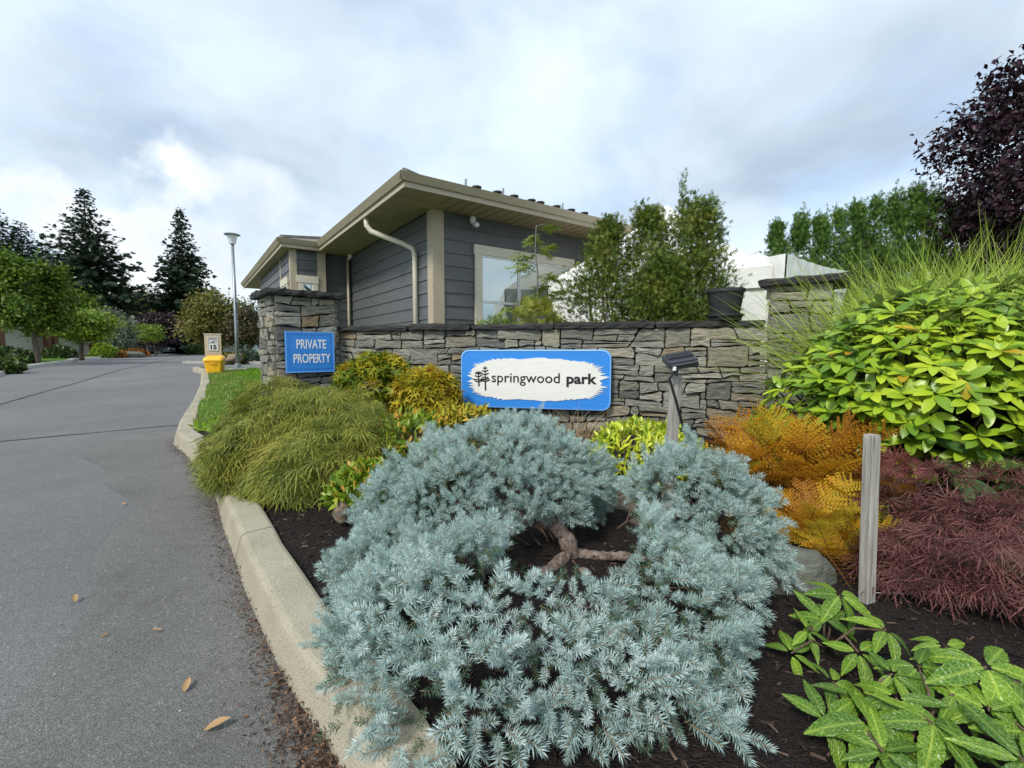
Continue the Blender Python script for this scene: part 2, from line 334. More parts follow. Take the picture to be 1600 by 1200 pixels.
M = dict(asphalt=m_asphalt(), patch=m_patch(), kerb=m_concrete(), concrete=m_concrete('path_concrete', (.33, .32, .30), (.45, .44, .41)), stone=m_stone(), slab=m_slab(), mulch=m_mulch(),
    lawn=m_lawn(), wood=m_wood(), siding=m_siding(), roof=m_roof(), glass=m_glass(), canvas=m_canvas(),
    mortar=plain('dark_mortar', (.035, .034, .032), .95, .1, .3, 20), tar=plain('tar_seam', (.045, .045, .047), .7, .4, .2, 12),
    trim=m_painted('beige_trim', srgb(176, 163, 141), .4, (4, 4, 10)), trim_light=m_painted('cream_trim', srgb(214, 206, 186), .4, (4, 4, 10)), soffit=m_painted('tan_soffit', srgb(160, 143, 112), .5),
    white=m_painted('white_paint', (.80, .79, .745), .5), vinyl=plain('white_vinyl', (.78, .78, .75), .35, .5, .03), blue=m_painted('blue_paint', (.035, .25, .74), .42, (2, 2, 24)), blue_edge=plain('pale_blue_edge', (.16, .42, .86), .4, .5, .08),
    ink=plain('black_paint', (.012, .013, .015), .5, .4, .1), black_plastic=plain('black_plastic', (.022, .023, .025), .42, .5, .15, 5), grey_metal=plain('grey_metal', (.27, .30, .32), .4, .5, .08, 6, .55), dark_metal=plain('dark_metal', (.06, .065, .075), .4, .5, .1, 6, .3),
    yellow=plain('yellow_plastic', (.88, .47, .012), .4, .5, .06, 5), beige=plain('beige_board', (.58, .46, .32), .6, .3, .06, 5), cable=plain('black_cable', (.018, .018, .02), .5, .4, .05),
    bark=m_bark('brown_bark', (.055, .042, .033), (.17, .135, .105)), barkgrey=m_bark('grey_bark', (.10, .09, .08), (.26, .24, .21)), barkpink=m_bark('pinkish_spruce_bark', (.06, .042, .034), (.36, .285, .24), (15, 15, 15)), twig=m_bark('twig_bark', (.10, .065, .045), (.22, .155, .11)),
    rock=m_stone('boulder', [(0, (.12, .13, .10)), (.5, (.16, .17, .135)), (1, (.19, .19, .15))]), rock_tan=m_stone('tan_rock', [(0, (.27, .21, .145)), (1, (.25, .19, .13))]), rock_brown=m_stone('brown_rock', [(0, (.11, .07, .058)), (1, (.13, .085, .07))]))

# ------------------------------------------------------------------ terrain
ZP = [(-60, -.6), (-6, -.15), (0, 0), (5, .21), (10, .38), (16, .53), (30, .68), (60, .80), (400, .80)]
def zr(y): return np.interp(y, [p[0] for p in ZP], [p[1] for p in ZP])
KERB = [(3.6, -2.6), (1.0, -.5), (-.16, .80), (-.442, 1.16), (-.752, 1.483), (-1.149, 1.93), (-1.508, 2.401), (-1.779, 2.731), (-2.269, 3.40), (-3.111, 4.351), (-3.742, 4.95), (-4.28, 5.763), (-5.249, 7.373), (-7.05, 10.221), (-10.0, 14.6), (-11.2, 15.9)]
def offset(pl, w):
    out = []
    for i, p in enumerate(pl):
        a = Vector(pl[max(i - 1, 0)]); b = Vector(pl[min(i + 1, len(pl) - 1)]); t = (b - a).normalized(); out.append((p[0] + t.y * w, p[1] - t.x * w))
    return out
KIN = offset(KERB, .185)
def kin_x(y): return np.interp(y, [p[1] for p in KIN], [p[0] for p in KIN])
CTRL = [(p[0], p[1], float(zr(p[1])) + .125) for p in KIN] + [(.3, 1.2, .13), (1.2, 1.3, .12), (2.5, 1.6, .14), (1.5, 2.2, .18), (0, 2.6, .22), (-1.2, 3.4, .30), (0, 4, .30), (-2.3, 5.2, .52), (-2.6, 5.6, .62), (-2.9, 5.5, .66), (-.8, 5.4, .42), (1, 4.9, .30), (2.7, 4.5, .22), (4, 3, .25), (6, 3, .3), (3.5, 4.5, .28),
    (-3.2, 6.4, .68), (-2, 7, .68), (2, 6, .66), (5, 7, .66), (-4.4, 7.5, .60), (-5, 9.5, .62), (-7, 12, .63), (-9, 14.9, .625), (-5, 15, .64), (0, 12, .7), (8, 12, .7), (9, 6, .6)]
CT = np.array(CTRL)
def gz(x, y):
    x = np.asarray(x, float); y = np.asarray(y, float)
    d2 = (x[..., None] - CT[:, 0]) ** 2 + (y[..., None] - CT[:, 1]) ** 2; w = 1 / (d2 + .01) ** 1.6
    return (w * CT[:, 2]).sum(-1) / w.sum(-1)
def gzf(x, y): return float(gz(np.array([x]), np.array([y]))[0])
PL0 = Vector((-2.31, 6.10, 0)); PR0 = Vector((2.71, 4.86, 0)); EW = (PR0 - PL0).normalized(); NW = Vector((EW.y, -EW.x, 0)); UP = Vector((0, 0, 1)); WALL_L = (PR0 - PL0).length
def in_bed(x, y):
    fr = (x - PL0.x) * NW.x + (y - PL0.y) * NW.y
    return np.where(x > -2.6, fr > -.12, y < 5.55 - np.clip(-2.6 - x, 0, 9) * .38)

def sheet(name, xs, ys, zf, keep, m, kind='structure', label=None):
    X, Y = np.meshgrid(xs, ys); X = np.maximum(X, kin_x(Y) - .012) if name in ('lawn', 'planting_bed') else X; Z = zf(X, Y); nx, ny = len(xs), len(ys); V = np.stack([X, Y, Z], -1).reshape(-1, 3)
    i, j = np.meshgrid(np.arange(nx - 1), np.arange(ny - 1)); a = (j * nx + i).ravel(); cx = (X[:-1, :-1] + X[1:, 1:]).ravel() / 2; cy = (Y[:-1, :-1] + Y[1:, 1:]).ravel() / 2
    a = a[keep(cx, cy)]; q = np.stack([a, a + 1, a + nx + 1, a + nx], -1)
    me = raw_mesh(name, V, q.ravel(), np.arange(len(q)) * 4, np.zeros(len(q), int), m); o = bpy.data.objects.new(name, me); COL.objects.link(o); o['kind'] = kind
    return o
gx = np.concatenate([np.linspace(-800, -80, 10), np.linspace(-70, 70, 15), np.linspace(80, 800, 10)]); gy = np.array([-60, -6, 0, 5, 10, 16, 30, 60, 90, 200, 400, 900.])
sheet('ground', gx, gy, lambda x, y: zr(y) - .06, lambda x, y: x < 1e9, M['lawn'])
sheet('road', np.linspace(-60, 9, 24), np.array([-20, -6, -3, 0, 2.5, 5, 7.5, 10, 13, 16, 20, 25, 30, 40, 50, 60, 64.]), lambda x, y: zr(y) + 0 * x, lambda x, y: (x < -3) | (y < 7.4), M['asphalt'])
n2 = lambda x, y: .012 * np.sin(9.1 * x + 3 * np.sin(5 * y)) * np.sin(8.3 * y + 2 * np.sin(6.1 * x)) + .006 * np.sin(31 * x + 2 * y) * np.sin(27 * y)
sheet('planting_bed', np.arange(-4.4, 9, .085), np.arange(-1.6, 6.4, .085), lambda x, y: gz(x, y) + n2(x, y) - .012, lambda x, y: (x > kin_x(y) + .004) & in_bed(x, y), M['mulch'])
sheet('lawn', np.arange(-13, 13, .15), np.arange(4.4, 16.2, .15), lambda x, y: gz(x, y) - .006, lambda x, y: (x > kin_x(y) + .004) & ~in_bed(x, y), M['lawn'])
# beyond the lawn: far kerb and planting across the side road
fb = MB(); fb.prism([(-16.5, 23.2), (-2, 20.2), (30, 24), (30, 64), (-24, 64)], (0, 0, .56), (1, 0, 0), (0, 1, 0), UP, .16); o = fb.build('far_verge', M['lawn']); o['kind'] = 'structure'
fk = MB(); fk.prism([(-16.6, 22.9), (-2, 19.9), (-2, 20.25), (-16.5, 23.25)], (0, 0, .50), (1, 0, 0), (0, 1, 0), UP, .235); o = fk.build('far_kerb', M['concrete']); o['kind'] = 'structure'
# opposite side of the road
LEFT = [(-6.5, -4), (-8.5, 4), (-12, 9.5), (-15.55, 13.8), (-18.7, 17.5), (-24.0, 24.8), (-26.9, 28.1), (-37.3, 45.3), (-39.9, 55.6), (-41, 64)]
lb = MB()
for (a, b) in zip(LEFT[:-1], LEFT[1:]):
    za, zb = float(zr(a[1])) + .10, float(zr(b[1])) + .10
    lb.add([(a[0] - .3, a[1], za), (b[0] - .3, b[1], zb), (b[0] - 40, b[1], zb + .25), (a[0] - 40, a[1], za + .25)], [(0, 1, 2, 3)])
o = lb.build('opposite_lawn', M['lawn'], smooth=True); o['kind'] = 'structure'
lk = MB()
for (a, b) in zip(LEFT[:-1], LEFT[1:]):
    za, zb = float(zr(a[1])), float(zr(b[1]))
    lk.add([(a[0], a[1], za - .02), (a[0] - .05, a[1], za + .12), (a[0] - .34, a[1], za + .13), (b[0], b[1], zb - .02), (b[0] - .05, b[1], zb + .12), (b[0] - .34, b[1], zb + .13)], [(0, 3, 4, 1), (1, 4, 5, 2)])
o = lk.build('opposite_kerb', M['concrete'], smooth=False); o['kind'] = 'structure'
dv = MB(); A, B = Vector((-16.6, 15.1, 0)), Vector((-18.6, 17.35, 0)); dd = Vector((-.93, .36, 0))
dv.add([A + UP * (float(zr(15.1)) + .02), B + UP * (float(zr(17.35)) + .02), B + dd * 14 + UP * .82, A + dd * 14 + UP * .80], [(0, 1, 2, 3)]); dv.add([A + UP * .67, B + UP * .70, B + dd * 14 + UP * .92, A + dd * 14 + UP * .91], [(0, 1, 2, 3)])
o = dv.build('driveway', M['concrete']); o['kind'] = 'structure'

# asphalt details: gutter strip, seams
def ribbon(name, pts, w, m, dz, zf=None):
    b = MB(); pts = [Vector((p[0], p[1], 0)) for p in pts]; V = []
    dense = []
    for a, c in zip(pts[:-1], pts[1:]):
        n = max(1, int((c - a).length / .35)); dense += [a.lerp(c, i / n) for i in range(n)]
    dense.append(pts[-1])
    for i, p in enumerate(dense):
        t = (dense[min(i + 1, len(dense) - 1)] - dense[max(i - 1, 0)]).normalized(); s = Vector((t.y, -t.x, 0)); ww = (w(i / len(dense)) if callable(w) else w) * (.75 + .5 * random.random()) / 2; j = s * random.uniform(-.012, .012)
        for q in (p + s * ww + j, p - s * ww + j): V.append((q.x, q.y, float(zr(q.y)) + dz))
    b.add(V, [(2 * i, 2 * i + 1, 2 * i + 3, 2 * i + 2) for i in range(len(dense) - 1)]); o = b.build(name, m); o['kind'] = 'structure'; return o
gp = MB(); mid = offset(KERB, -.48); inn = offset(KERB, .06); V = []
dn = 160; tt = np.linspace(0, 1, dn); ky = np.array(KERB); cum = np.concatenate([[0], np.cumsum(np.linalg.norm(np.diff(ky, axis=0), axis=1))]); L_ = cum[-1]
def kpt(s): return np.array([np.interp(s, cum, ky[:, 0]), np.interp(s, cum, ky[:, 1])])
def ktan(s):
    d = kpt(min(s + .15, L_)) - kpt(max(s - .15, 0)); return d / np.linalg.norm(d)
for t in np.linspace(0, 11.5, dn):
    p = kpt(t); d = ktan(t); r = np.array([d[1], -d[0]]); w = .62 + .10 * math.sin(1.3 * t) + .05 * math.sin(4.1 * t + 1)
    a = p + r * .06; c = p - r * w; V += [(a[0], a[1], float(zr(a[1])) + .004), (c[0], c[1], float(zr(c[1])) + .004)]
gp.add(V, [(2 * i, 2 * i + 1, 2 * i + 3, 2 * i + 2) for i in range(dn - 1)]); o = gp.build('gutter_asphalt', M['patch']); o['kind'] = 'structure'
ribbon('road_seam', [(-9.5, 7.2), (-8.98, 7.92), (-10.66, 10.78), (-14.49, 16.86), (-22, 29), (-32.8, 45.3), (-35, 50)], .05, M['tar'], .006)
ribbon('road_seam', [(-9.0, 2.9), (-5.85, 5.13), (-4.75, 5.93), (-4.45, 6.1)], .035, M['tar'], .006)
0 and ribbon('road_crack', [(-2.3, 2.2), (-1.95, 1.75), (-1.9, 1.3), (-1.6, .9)], .008, M['tar'], .006)

# kerb: separate concrete blocks laid along the edge
kr = thing('kerb', 'pale concrete kerb between asphalt road and planting bed', 'kerb', (KERB[6][0], KERB[6][1], 0)); kr['kind'] = 'structure'; del kr['category']
stops = [0, 2.4, 4.42, 6.92, 9.05, 10.36, 12.9, 15.4, 18.2, L_]
stops[3] = float(np.interp(2.401, ky[:, 1], cum)); stops[4] = float(np.interp(4.0, ky[:, 1], cum)); stops[5] = float(np.interp(5.0, ky[:, 1], cum)); stops[2] = float(np.interp(.55, ky[:, 1], cum))
stops = sorted(stops)
for a, b in zip(stops[:-1], stops[1:]):
    n = max(3, int((b - a) / .22)); mb = MB(); V = []
    prof = [(.0, -.05), (.002, .0), (.028, .118), (.034, .134), (.044, .145), (.058, .150), (.18, .154), (.194, .149), (.202, .137), (.205, -.03)]
    for t in np.linspace(a + .006, b - .006, n):
        p = kpt(t); d = ktan(t); r = np.array([d[1], -d[0]]); e = .004 * math.sin(7 * t) + .003 * math.sin(19 * t)
        V += [(p[0] + r[0] * (x + e), p[1] + r[1] * (x + e), float(zr(p[1])) + z + .5 * e) for x, z in prof]
    k = len(prof); Fc = [(i * k + j, i * k + j + 1, (i + 1) * k + j + 1, (i + 1) * k + j)[::-1] for i in range(n - 1) for j in range(k - 1)] + [tuple(range(k)), tuple(range((n - 1) * k, n * k))[::-1]]
    mb.add(V, Fc); mb.build('kerb_block', M['kerb'], kr, smooth=False)

# ------------------------------------------------------------------ stone walls
def rock_face(root, o, ex, ez, n, poly, depth, mat=None):
    """one rough stone: 2-D outline poly in frame (o, ex, ez), standing proud by depth along n"""
    P = [Vector(p) for p in poly]; c = sum(P, Vector((0, 0))) / len(P); pts = []
    m = len(P)
    for i in range(m):                                   # knock off the corners, roughen long edges
        a, p, b = P[i - 1], P[i], P[(i + 1) % m]; la, lb_ = (a - p).length, (b - p).length
        k = min(random.choice([.004, .008, .014, .034]), la * .3, lb_ * .3); pts.append(p + (a - p).normalized() * k); pts.append(p + (b - p).normalized() * k * random.uniform(.6, 1.2))
        if lb_ > .13:
            q = p.lerp(b, random.uniform(.4, .6)); e = (b - p).normalized(); pts.append(q + Vector((-e.y, e.x)) * random.uniform(-.002, .011))
    n_ = len(pts); inn = [q + (c - q).normalized() * random.uniform(.003, .009) for q in pts]
    rad = min((q - c).length for q in pts); top = [q + (c - q).normalized() * min(random.uniform(.004, .013), rad * .5) for q in pts]; mid = [c + (q - c) * .5 for q in pts]
    o3 = Vector(o) + ex * c.x + ez * c.y; W = lambda q, h: o3 + ex * (q.x - c.x) + ez * (q.y - c.y) + n * h
    tx, tz = random.uniform(-.10, .10), random.uniform(-.10, .10); tilt = lambda q: tx * (q.x - c.x) + tz * (q.y - c.y)
    V = [W(q, -.02) for q in inn] + [W(q, depth * .55 + random.uniform(-.003, .003)) for q in inn] + [W(q, depth + tilt(q) + random.uniform(-.005, .004)) for q in top] + [W(q, depth + tilt(q) + random.uniform(-.003, .007)) for q in mid] + [W(c, depth + random.uniform(0, .006))]
    Fc = [(r * n_ + i, r * n_ + (i + 1) % n_, (r + 1) * n_ + (i + 1) % n_, (r + 1) * n_ + i) for r in range(3) for i in range(n_)] + [(3 * n_ + i, 3 * n_ + (i + 1) % n_, 4 * n_) for i in range(n_)]
    mb = MB(); mb.add(V, Fc); ob = mb.build('stone', mat or M['stone'], None, loc=o3); ob.parent = root; ob.location = o3 - WL[root.name]; return ob
def stones(root, o, ex, n, W, H, hs=(.052, .145), ws=(.13, .56), merge=.2, keep=None):
    o = Vector(o); ex = Vector(ex); n = Vector(n); hh = [0]
    while hh[-1] < H - .05: hh.append(hh[-1] + random.uniform(*hs))
    hh = [h * H / hh[-1] for h in hh]; R = len(hh) - 1; nodes = np.linspace(0, W, max(2, int(W / .27) + 1))
    bd = [np.array([h + (random.uniform(-.036, .036) if 0 < i < R else 0) for _ in nodes]) for i, h in enumerate(hh)]
    at_h = lambda i, x: float(np.interp(x, nodes, bd[i])); taken = [[] for _ in range(R)]; blocks = []
    for i in range(R - 1):
        x = random.uniform(0, .5)
        while x < W - .2:
            if random.random() < merge * 2 and not any(a < x + .36 and b > x for a, b in taken[i]):
                w = random.uniform(.22, .42); e = min(W, x + w); 
                if W - e < .1: e = W
                taken[i].append((x, e)); taken[i + 1].append((x, e)); blocks.append((i, i + 2, x, e, 0, 0, 0, 0)); x = e + random.uniform(.25, .9)
            else: x += random.uniform(.2, .5)
    for i in range(R):
        x = 0; tk = sorted(taken[i]); free = []
        for a, b in tk:
            if a > x + .02: free.append((x, a))
            x = max(x, b)
        if x < W - .02: free.append((x, W))
        for a, b in free:
            cuts = [a]
            while b - cuts[-1] > ws[1]: cuts.append(cuts[-1] + random.uniform(*ws))
            if b - cuts[-1] > ws[1] * .7 and random.random() < .6: cuts.append((cuts[-1] + b) / 2 + random.uniform(-.04, .04))
            cuts.append(b); jit = [(0, 0)] + [(random.uniform(-.04, .04), random.uniform(-.04, .04)) for _ in cuts[1:-1]] + [(0, 0)]
            for k in range(len(cuts) - 1): blocks.append((i, i + 1, cuts[k], cuts[k + 1], *jit[k], *jit[k + 1]))
    for (i, j, a, b, ab, at_, bb, bt) in blocks:
        q = [(a + ab, at_h(i, a)), (b + bb, at_h(i, b)), (b + bt, at_h(j, b)), (a + at_, at_h(j, a))]
        if q[1][0] - q[0][0] < .045 or q[2][0] - q[3][0] < .045: continue
        hgt = at_h(j, a) - at_h(i, a); quads = [q]
        if hgt > .095 and random.random() < .55 and b - a > .12:
            f0, f1 = random.uniform(.35, .65), random.uniform(.35, .65); L = (q[0][0] + (q[3][0] - q[0][0]) * f0, q[0][1] + (q[3][1] - q[0][1]) * f0); Rr = (q[1][0] + (q[2][0] - q[1][0]) * f1, q[1][1] + (q[2][1] - q[1][1]) * f1); quads = [[q[0], q[1], Rr, L], [L, Rr, q[2], q[3]]]
            if b - a > .3 and random.random() < .6:
                z = quads.pop(random.randrange(2)); f = random.uniform(.35, .65); B_ = (z[0][0] + (z[1][0] - z[0][0]) * f, z[0][1] + (z[1][1] - z[0][1]) * f); g = f + random.uniform(-.1, .1); T = (z[3][0] + (z[2][0] - z[3][0]) * g, z[3][1] + (z[2][1] - z[3][1]) * g); quads += [[z[0], B_, T, z[3]], [B_, z[1], z[2], T]]
        for z in quads:
            ct = o + ex * sum(p[0] for p in z) / 4 + UP * sum(p[1] for p in z) / 4
            if keep and not keep(ct): continue
            rock_face(root, o, ex, UP, n, z, random.uniform(.016, .050))
def slab(root, name, poly, z, th, mat, seed=0):
    """rough slate slab: outline poly (x, y) world, ragged split edges"""
    P = [Vector(p) for p in poly]; out = []
    for a, b in zip(P, P[1:] + P[:1]):
        m = max(2, int((b - a).length / .07)); e = (b - a).normalized(); nn = Vector((e.y, -e.x))
        for i in range(m): out.append(a.lerp(b, i / m) + nn * random.uniform(-.02, .016))
    c = sum(out, Vector((0, 0))) / len(out); k = len(out); mb = MB(); lv = [(-.0, .975), (th * .3, random.uniform(.99, 1.0)), (th * .62, 1.0), (th, .985)]
    V = [(c.x + (q.x - c.x) * s + random.uniform(-.006, .006), c.y + (q.y - c.y) * s + random.uniform(-.006, .006), z + h + (random.uniform(-.008, .008) if 0 < i else random.uniform(-.004, .006))) for i, (h, s) in enumerate(lv) for q in out]
    V += [(c.x, c.y, z + th + .006), (c.x, c.y, z)]
    Fc = [(r * k + i, r * k + (i + 1) % k, (r + 1) * k + (i + 1) % k, (r + 1) * k + i) for r in range(3) for i in range(k)] + [(3 * k + i, 3 * k + (i + 1) % k, 4 * k) for i in range(k)] + [((i + 1) % k, i, 4 * k + 1) for i in range(k)]
    mb.add(V, Fc); return mb.build(name, mat, root)

WTOP = 1.505                                              # top of the stonework under the coping
wall = thing('stone_wall', 'long low dry stacked stone garden wall carrying the blue entrance sign', 'wall', ((PL0.x + PR0.x) / 2, (PL0.y + PR0.y) / 2, .2))
core = MB(); T = .34
mid = (PL0 + PR0) / 2 - NW * (T / 2 + .012); core.box((mid.x, mid.y, (WTOP - .1) / 2), (WALL_L - .1, T, WTOP + .1 - .003), math.atan2(EW.y, EW.x)); core.build('core', M['mortar'], wall)
stones(wall, PL0 + UP * .08 - NW * .01, EW, NW, WALL_L, WTOP - .08, keep=lambda c: c.z > gzf(c.x, c.y) - .08)
s = -.02
while s < WALL_L - .02:
    e = min(WALL_L + .0, s + random.uniform(.75, 1.2)); e = WALL_L if WALL_L - e < .35 else e
    f, b = .07 + random.uniform(-.012, .012), -T - .05
    q = [PL0 + EW * (s + .006) + NW * b, PL0 + EW * (s + .006) + NW * f, PL0 + EW * (e - .006) + NW * f, PL0 + EW * (e - .006) + NW * b]
    slab(wall, 'coping_slab', [(p.x, p.y) for p in q], WTOP, (.070 + random.uniform(-.006, .008)), M['slab']); s = e

def pillar(label, corner, ang, w, d, z0, z1, faces, capz):
    e1 = Vector((math.cos(ang), math.sin(ang), 0)); e2 = Vector((-e1.y, e1.x, 0)); c = Vector((*corner, 0))
    ct = c + e1 * w / 2 + e2 * d / 2; r = thing('stone_pillar', label, 'pillar', (ct.x, ct.y, z0 + .1), 'stone pillars at the two ends of the wall')
    mb = MB(); mb.box((ct.x, ct.y, (z0 + z1) / 2), (w - .03, d - .03, z1 - z0 - .004), ang); mb.build('core', M['mortar'], r)
    H = z1 - z0
    if 'f' in faces: stones(r, c + UP * z0, e1, -e2, w, H, (.09, .19), (.17, .42), .10)
    if 'l' in faces: stones(r, c + e2 * d + UP * z0, -e2, -e1, d, H, (.08, .17), (.14, .36), .08)
    if 'r' in faces: stones(r, c + e1 * w + UP * z0, e2, e1, d, H, (.08, .17), (.14, .36), .08)
    v = .115; q = [c - e1 * v - e2 * v, c + e1 * (w + v) - e2 * v, c + e1 * (w + v) + e2 * (d + v), c - e1 * v + e2 * (d + v)]
    slab(r, 'capstone', [(p.x, p.y) for p in q], z1, capz, M['slab']); return e1, e2, c
pe1, pe2, pc = pillar('stone pillar carrying the private property sign beside the lawn', (-2.85, 5.5), math.radians(40), .71, .72, .50, 1.915, 'flr', .075)
pillar('stone pillar half hidden behind tall ornamental grass at the wall end', (2.74, 4.86), math.radians(-37), .54, .6, .10, 1.925, 'fl', .072)

# ------------------------------------------------------------------ signs
def text_mesh(name, body, x0, x1, y0, y1, o, ex, ey, n, d, mat, parent, bold=0., res=3, xin=1.):
    cu = bpy.data.curves.new('tmp', 'FONT'); cu.body = body; cu.size = 1; cu.resolution_u = res; cu.offset = bold
    t = bpy.data.objects.new('tmp', cu); COL.objects.link(t); bpy.context.view_layer.update()
    me = bpy.data.meshes.new_from_object(t.evaluated_get(bpy.context.evaluated_depsgraph_get())); V = np.array([v.co[:2] for v in me.vertices]); Fc = [tuple(p.vertices) for p in me.polygons]
    bpy.data.objects.remove(t); bpy.data.curves.remove(cu); bpy.data.meshes.remove(me)
    lo, hi = V.min(0), V.max(0); V = (V - lo) / (hi - lo); mb = MB(); o, ex, ey, n = Vector(o), Vector(ex), Vector(ey), Vector(n); k = len(V)
    P = [o + ex * (x0 + (x1 - x0) * a) + ey * (y0 + (y1 - y0) * b) for a, b in V]
    mb.add([p + n * d for p in P] + P, Fc); ed = {}
    for f in Fc:
        for a, b in zip(f, f[1:] + f[:1]): ed[(a, b)] = 1
    mb.add([p + n * d for p in P] + P, [(a, b, b + k, a + k)[::-1] for (a, b) in ed if (b, a) not in ed]); return mb.build(name, mat, parent)
def round_rect(w, h, r, k=5):
    out = []
    for cx, cy, a0 in ((w - r, r, -90), (w - r, h - r, 0), (r, h - r, 90), (r, r, 180)):
        out += [(cx + r * math.cos(math.radians(a0 + 90 * i / k)), cy + r * math.sin(math.radians(a0 + 90 * i / k))) for i in range(k + 1)]
    return out
def seg(mb, o, ex, ey, n, pts, w, d):
    """flat painted stroke along 2-D points"""
    for a, b in zip(pts[:-1], pts[1:]):
        a, b = Vector(a), Vector(b); e = (b - a).normalized(); s = Vector((-e.y, e.x)); wa, wb = w if isinstance(w, tuple) else (w, w)
        mb.prism([a - s * wa - e * wa * .3, b - s * wb + e * wb * .3, b + s * wb + e * wb * .3, a + s * wa - e * wa * .3], o, ex, ey, n, d)
# entrance sign on the wall
so_ = PL0 + NW * .075
def wallpt(u, v):
    p = hit(u, v, so_, NW); return (p - PL0).dot(EW), p.z
sx0, sz1 = wallpt(722, 546.5); sx1, sz0 = wallpt(954, 641.5); sw, sh = sx1 - sx0, sz1 - sz0
SO = PL0 + EW * sx0 + UP * sz0 + NW * .062
sg = thing('entrance_sign', 'blue and white springwood park sign mounted on the stone wall', 'sign', SO + EW * sw / 2)
mb = MB(); mb.prism(round_rect(sw, sh, .095), SO, EW, UP, NW, .05); mb.build('board', M['blue'], sg)
mb = MB(); ra, rb = round_rect(sw, sh, .095), [(x * (1 - .016 / sw * 2) + .016, y * (1 - .016 / sh * 2) + .016) for x, y in round_rect(sw, sh, .095)]
A_ = [SO + EW * x + UP * y + NW * .0515 for x, y in ra]; B_ = [SO + EW * (x) + UP * (y) + NW * .0555 for x, y in rb]; k = len(ra); mb.add(A_ + B_, [(i, (i + 1) % k, k + (i + 1) % k, k + i) for i in range(k)]); mb.build('edge', M['blue_edge'], sg)
fx = lambda u: (u - 118) / 1242 * sw; fy = lambda v: (1 - (v - 83) / 510) * sh
poly = []; cx, cy, ax, ay = fx(744), fy(340), (fx(1300) - fx(185)) / 2, (fy(150) - fy(530)) / 2
def oval(t):
    c, s_ = math.cos(t), math.sin(t); e = .62; return (math.copysign(abs(c) ** e, c) * ax * .97, math.copysign(abs(s_) ** e, s_) * ay * .94)
N_ = 132
for i in range(N_):
    x, y = oval(2 * math.pi * i / N_); q = abs(x) / ax; j = (random.uniform(.0, .10) if i % 2 else -random.uniform(0, .035)) * q ** 2 + random.uniform(-.012, .012) + .012 * math.sin(x * 11) * (1 - q)
    k = 1 + j / math.hypot(x, y); poly.append((cx + x * k, cy + y * k))
mb = MB(); c3 = SO + EW * cx + UP * cy + NW * .0565; pts = [SO + EW * x + UP * y + NW * .0565 for x, y in poly]; mb.add(pts + [c3], [(i, (i + 1) % N_, N_) for i in range(N_)]); mb.add([p - NW * .004 for p in pts] + pts, [(i, (i + 1) % N_, N_ + (i + 1) % N_, N_ + i) for i in range(N_)]); mb.build('white_panel', M['white'], sg)
TO = SO + NW * .057
text_mesh('lettering', 'springwood', fx(388), fx(958), fy(395), fy(282), TO, EW, UP, NW, .004, M['ink'], sg, .004)
text_mesh('lettering', 'park', fx(1012), fx(1252), fy(398), fy(282), TO, EW, UP, NW, .004, M['ink'], sg, .028)
mb = MB()
for cxx, top, bot, brs in ((272, 270, 405, [(28, 292, 8), (30, 318, 14), (46, 342, -5), (30, 362, 4), (18, 282, 4)]), (330, 225, 440, [(16, 243, 4), (26, 270, 8), (30, 298, 10), (24, 322, -4), (40, 358, 10), (34, 340, 5)])):
    seg(mb, TO, EW, UP, NW, [(fx(cxx), fy(top)), (fx(cxx + 5), fy(bot))], (.004, .0095), .004)
    for hw, yy, tl in brs:
        seg(mb, TO + NW * .0005, EW, UP, NW, [(fx(cxx - hw), fy(yy - tl * .5)), (fx(cxx + 2), fy(yy + 6)), (fx(cxx + hw * 1.05), fy(yy - tl))], .0062, .004)
mb.build('tree_emblem', M['ink'], sg)
# private property sign on the pillar face
pn = -pe2; po = pc + pn * .066
def pilpt(u, v):
    p = hit(u, v, po, pn); return (p - pc).dot(pe1), p.z
a0, b1 = pilpt(444.4, 517.6); a1, b0 = pilpt(522.2, 580.5); pw, ph = a1 - a0, b1 - b0; PO = pc + pe1 * a0 + UP * b0 + pn * .058
ps = thing('private_property_sign', 'square blue sign with white capital letters on the stone pillar', 'sign', PO + pe1 * pw / 2)
mb = MB(); mb.prism([(0, 0), (pw, 0), (pw, ph), (0, ph)], PO, pe1, UP, pn, .03); mb.build('board', M['blue'], ps)
mb = MB()
for x, y, w_, h_ in ((0, 0, pw, .011), (0, ph - .011, pw, .011), (0, .0112, .011, ph - .0224), (pw - .011, .0112, .011, ph - .0224)):
    mb.prism([(x, y), (x + w_, y), (x + w_, y + h_), (x, y + h_)], PO + pn * .0302, pe1, UP, pn, .003)
mb.build('edge', M['blue_edge'], ps)
mb = MB()
for (x, y, w_, h_) in ((.07, .08, .86, .007), (.07, .92, .86, .007), (.07, .091, .006, .825), (.924, .091, .006, .825), (.1, .475, .8, .006)):
    mb.prism([(x * pw, y * ph), ((x + w_) * pw, y * ph), ((x + w_) * pw, (y + h_) * ph), (x * pw, (y + h_) * ph)], PO + pn * .0302, pe1, UP, pn, .0015)
mb.build('routed_line', plain('deep_blue_line', (.018, .15, .50), .5, .4, .1), ps)
text_mesh('lettering', 'PRIVATE', .216 * pw, .828 * pw, .585 * ph, .81 * ph, PO + pn * .0305, pe1, UP, pn, .003, M['vinyl'], ps, .015)
text_mesh('lettering', 'PROPERTY', .15 * pw, .914 * pw, .23 * ph, .46 * ph, PO + pn * .0305, pe1, UP, pn, .003, M['vinyl'], ps, .015)

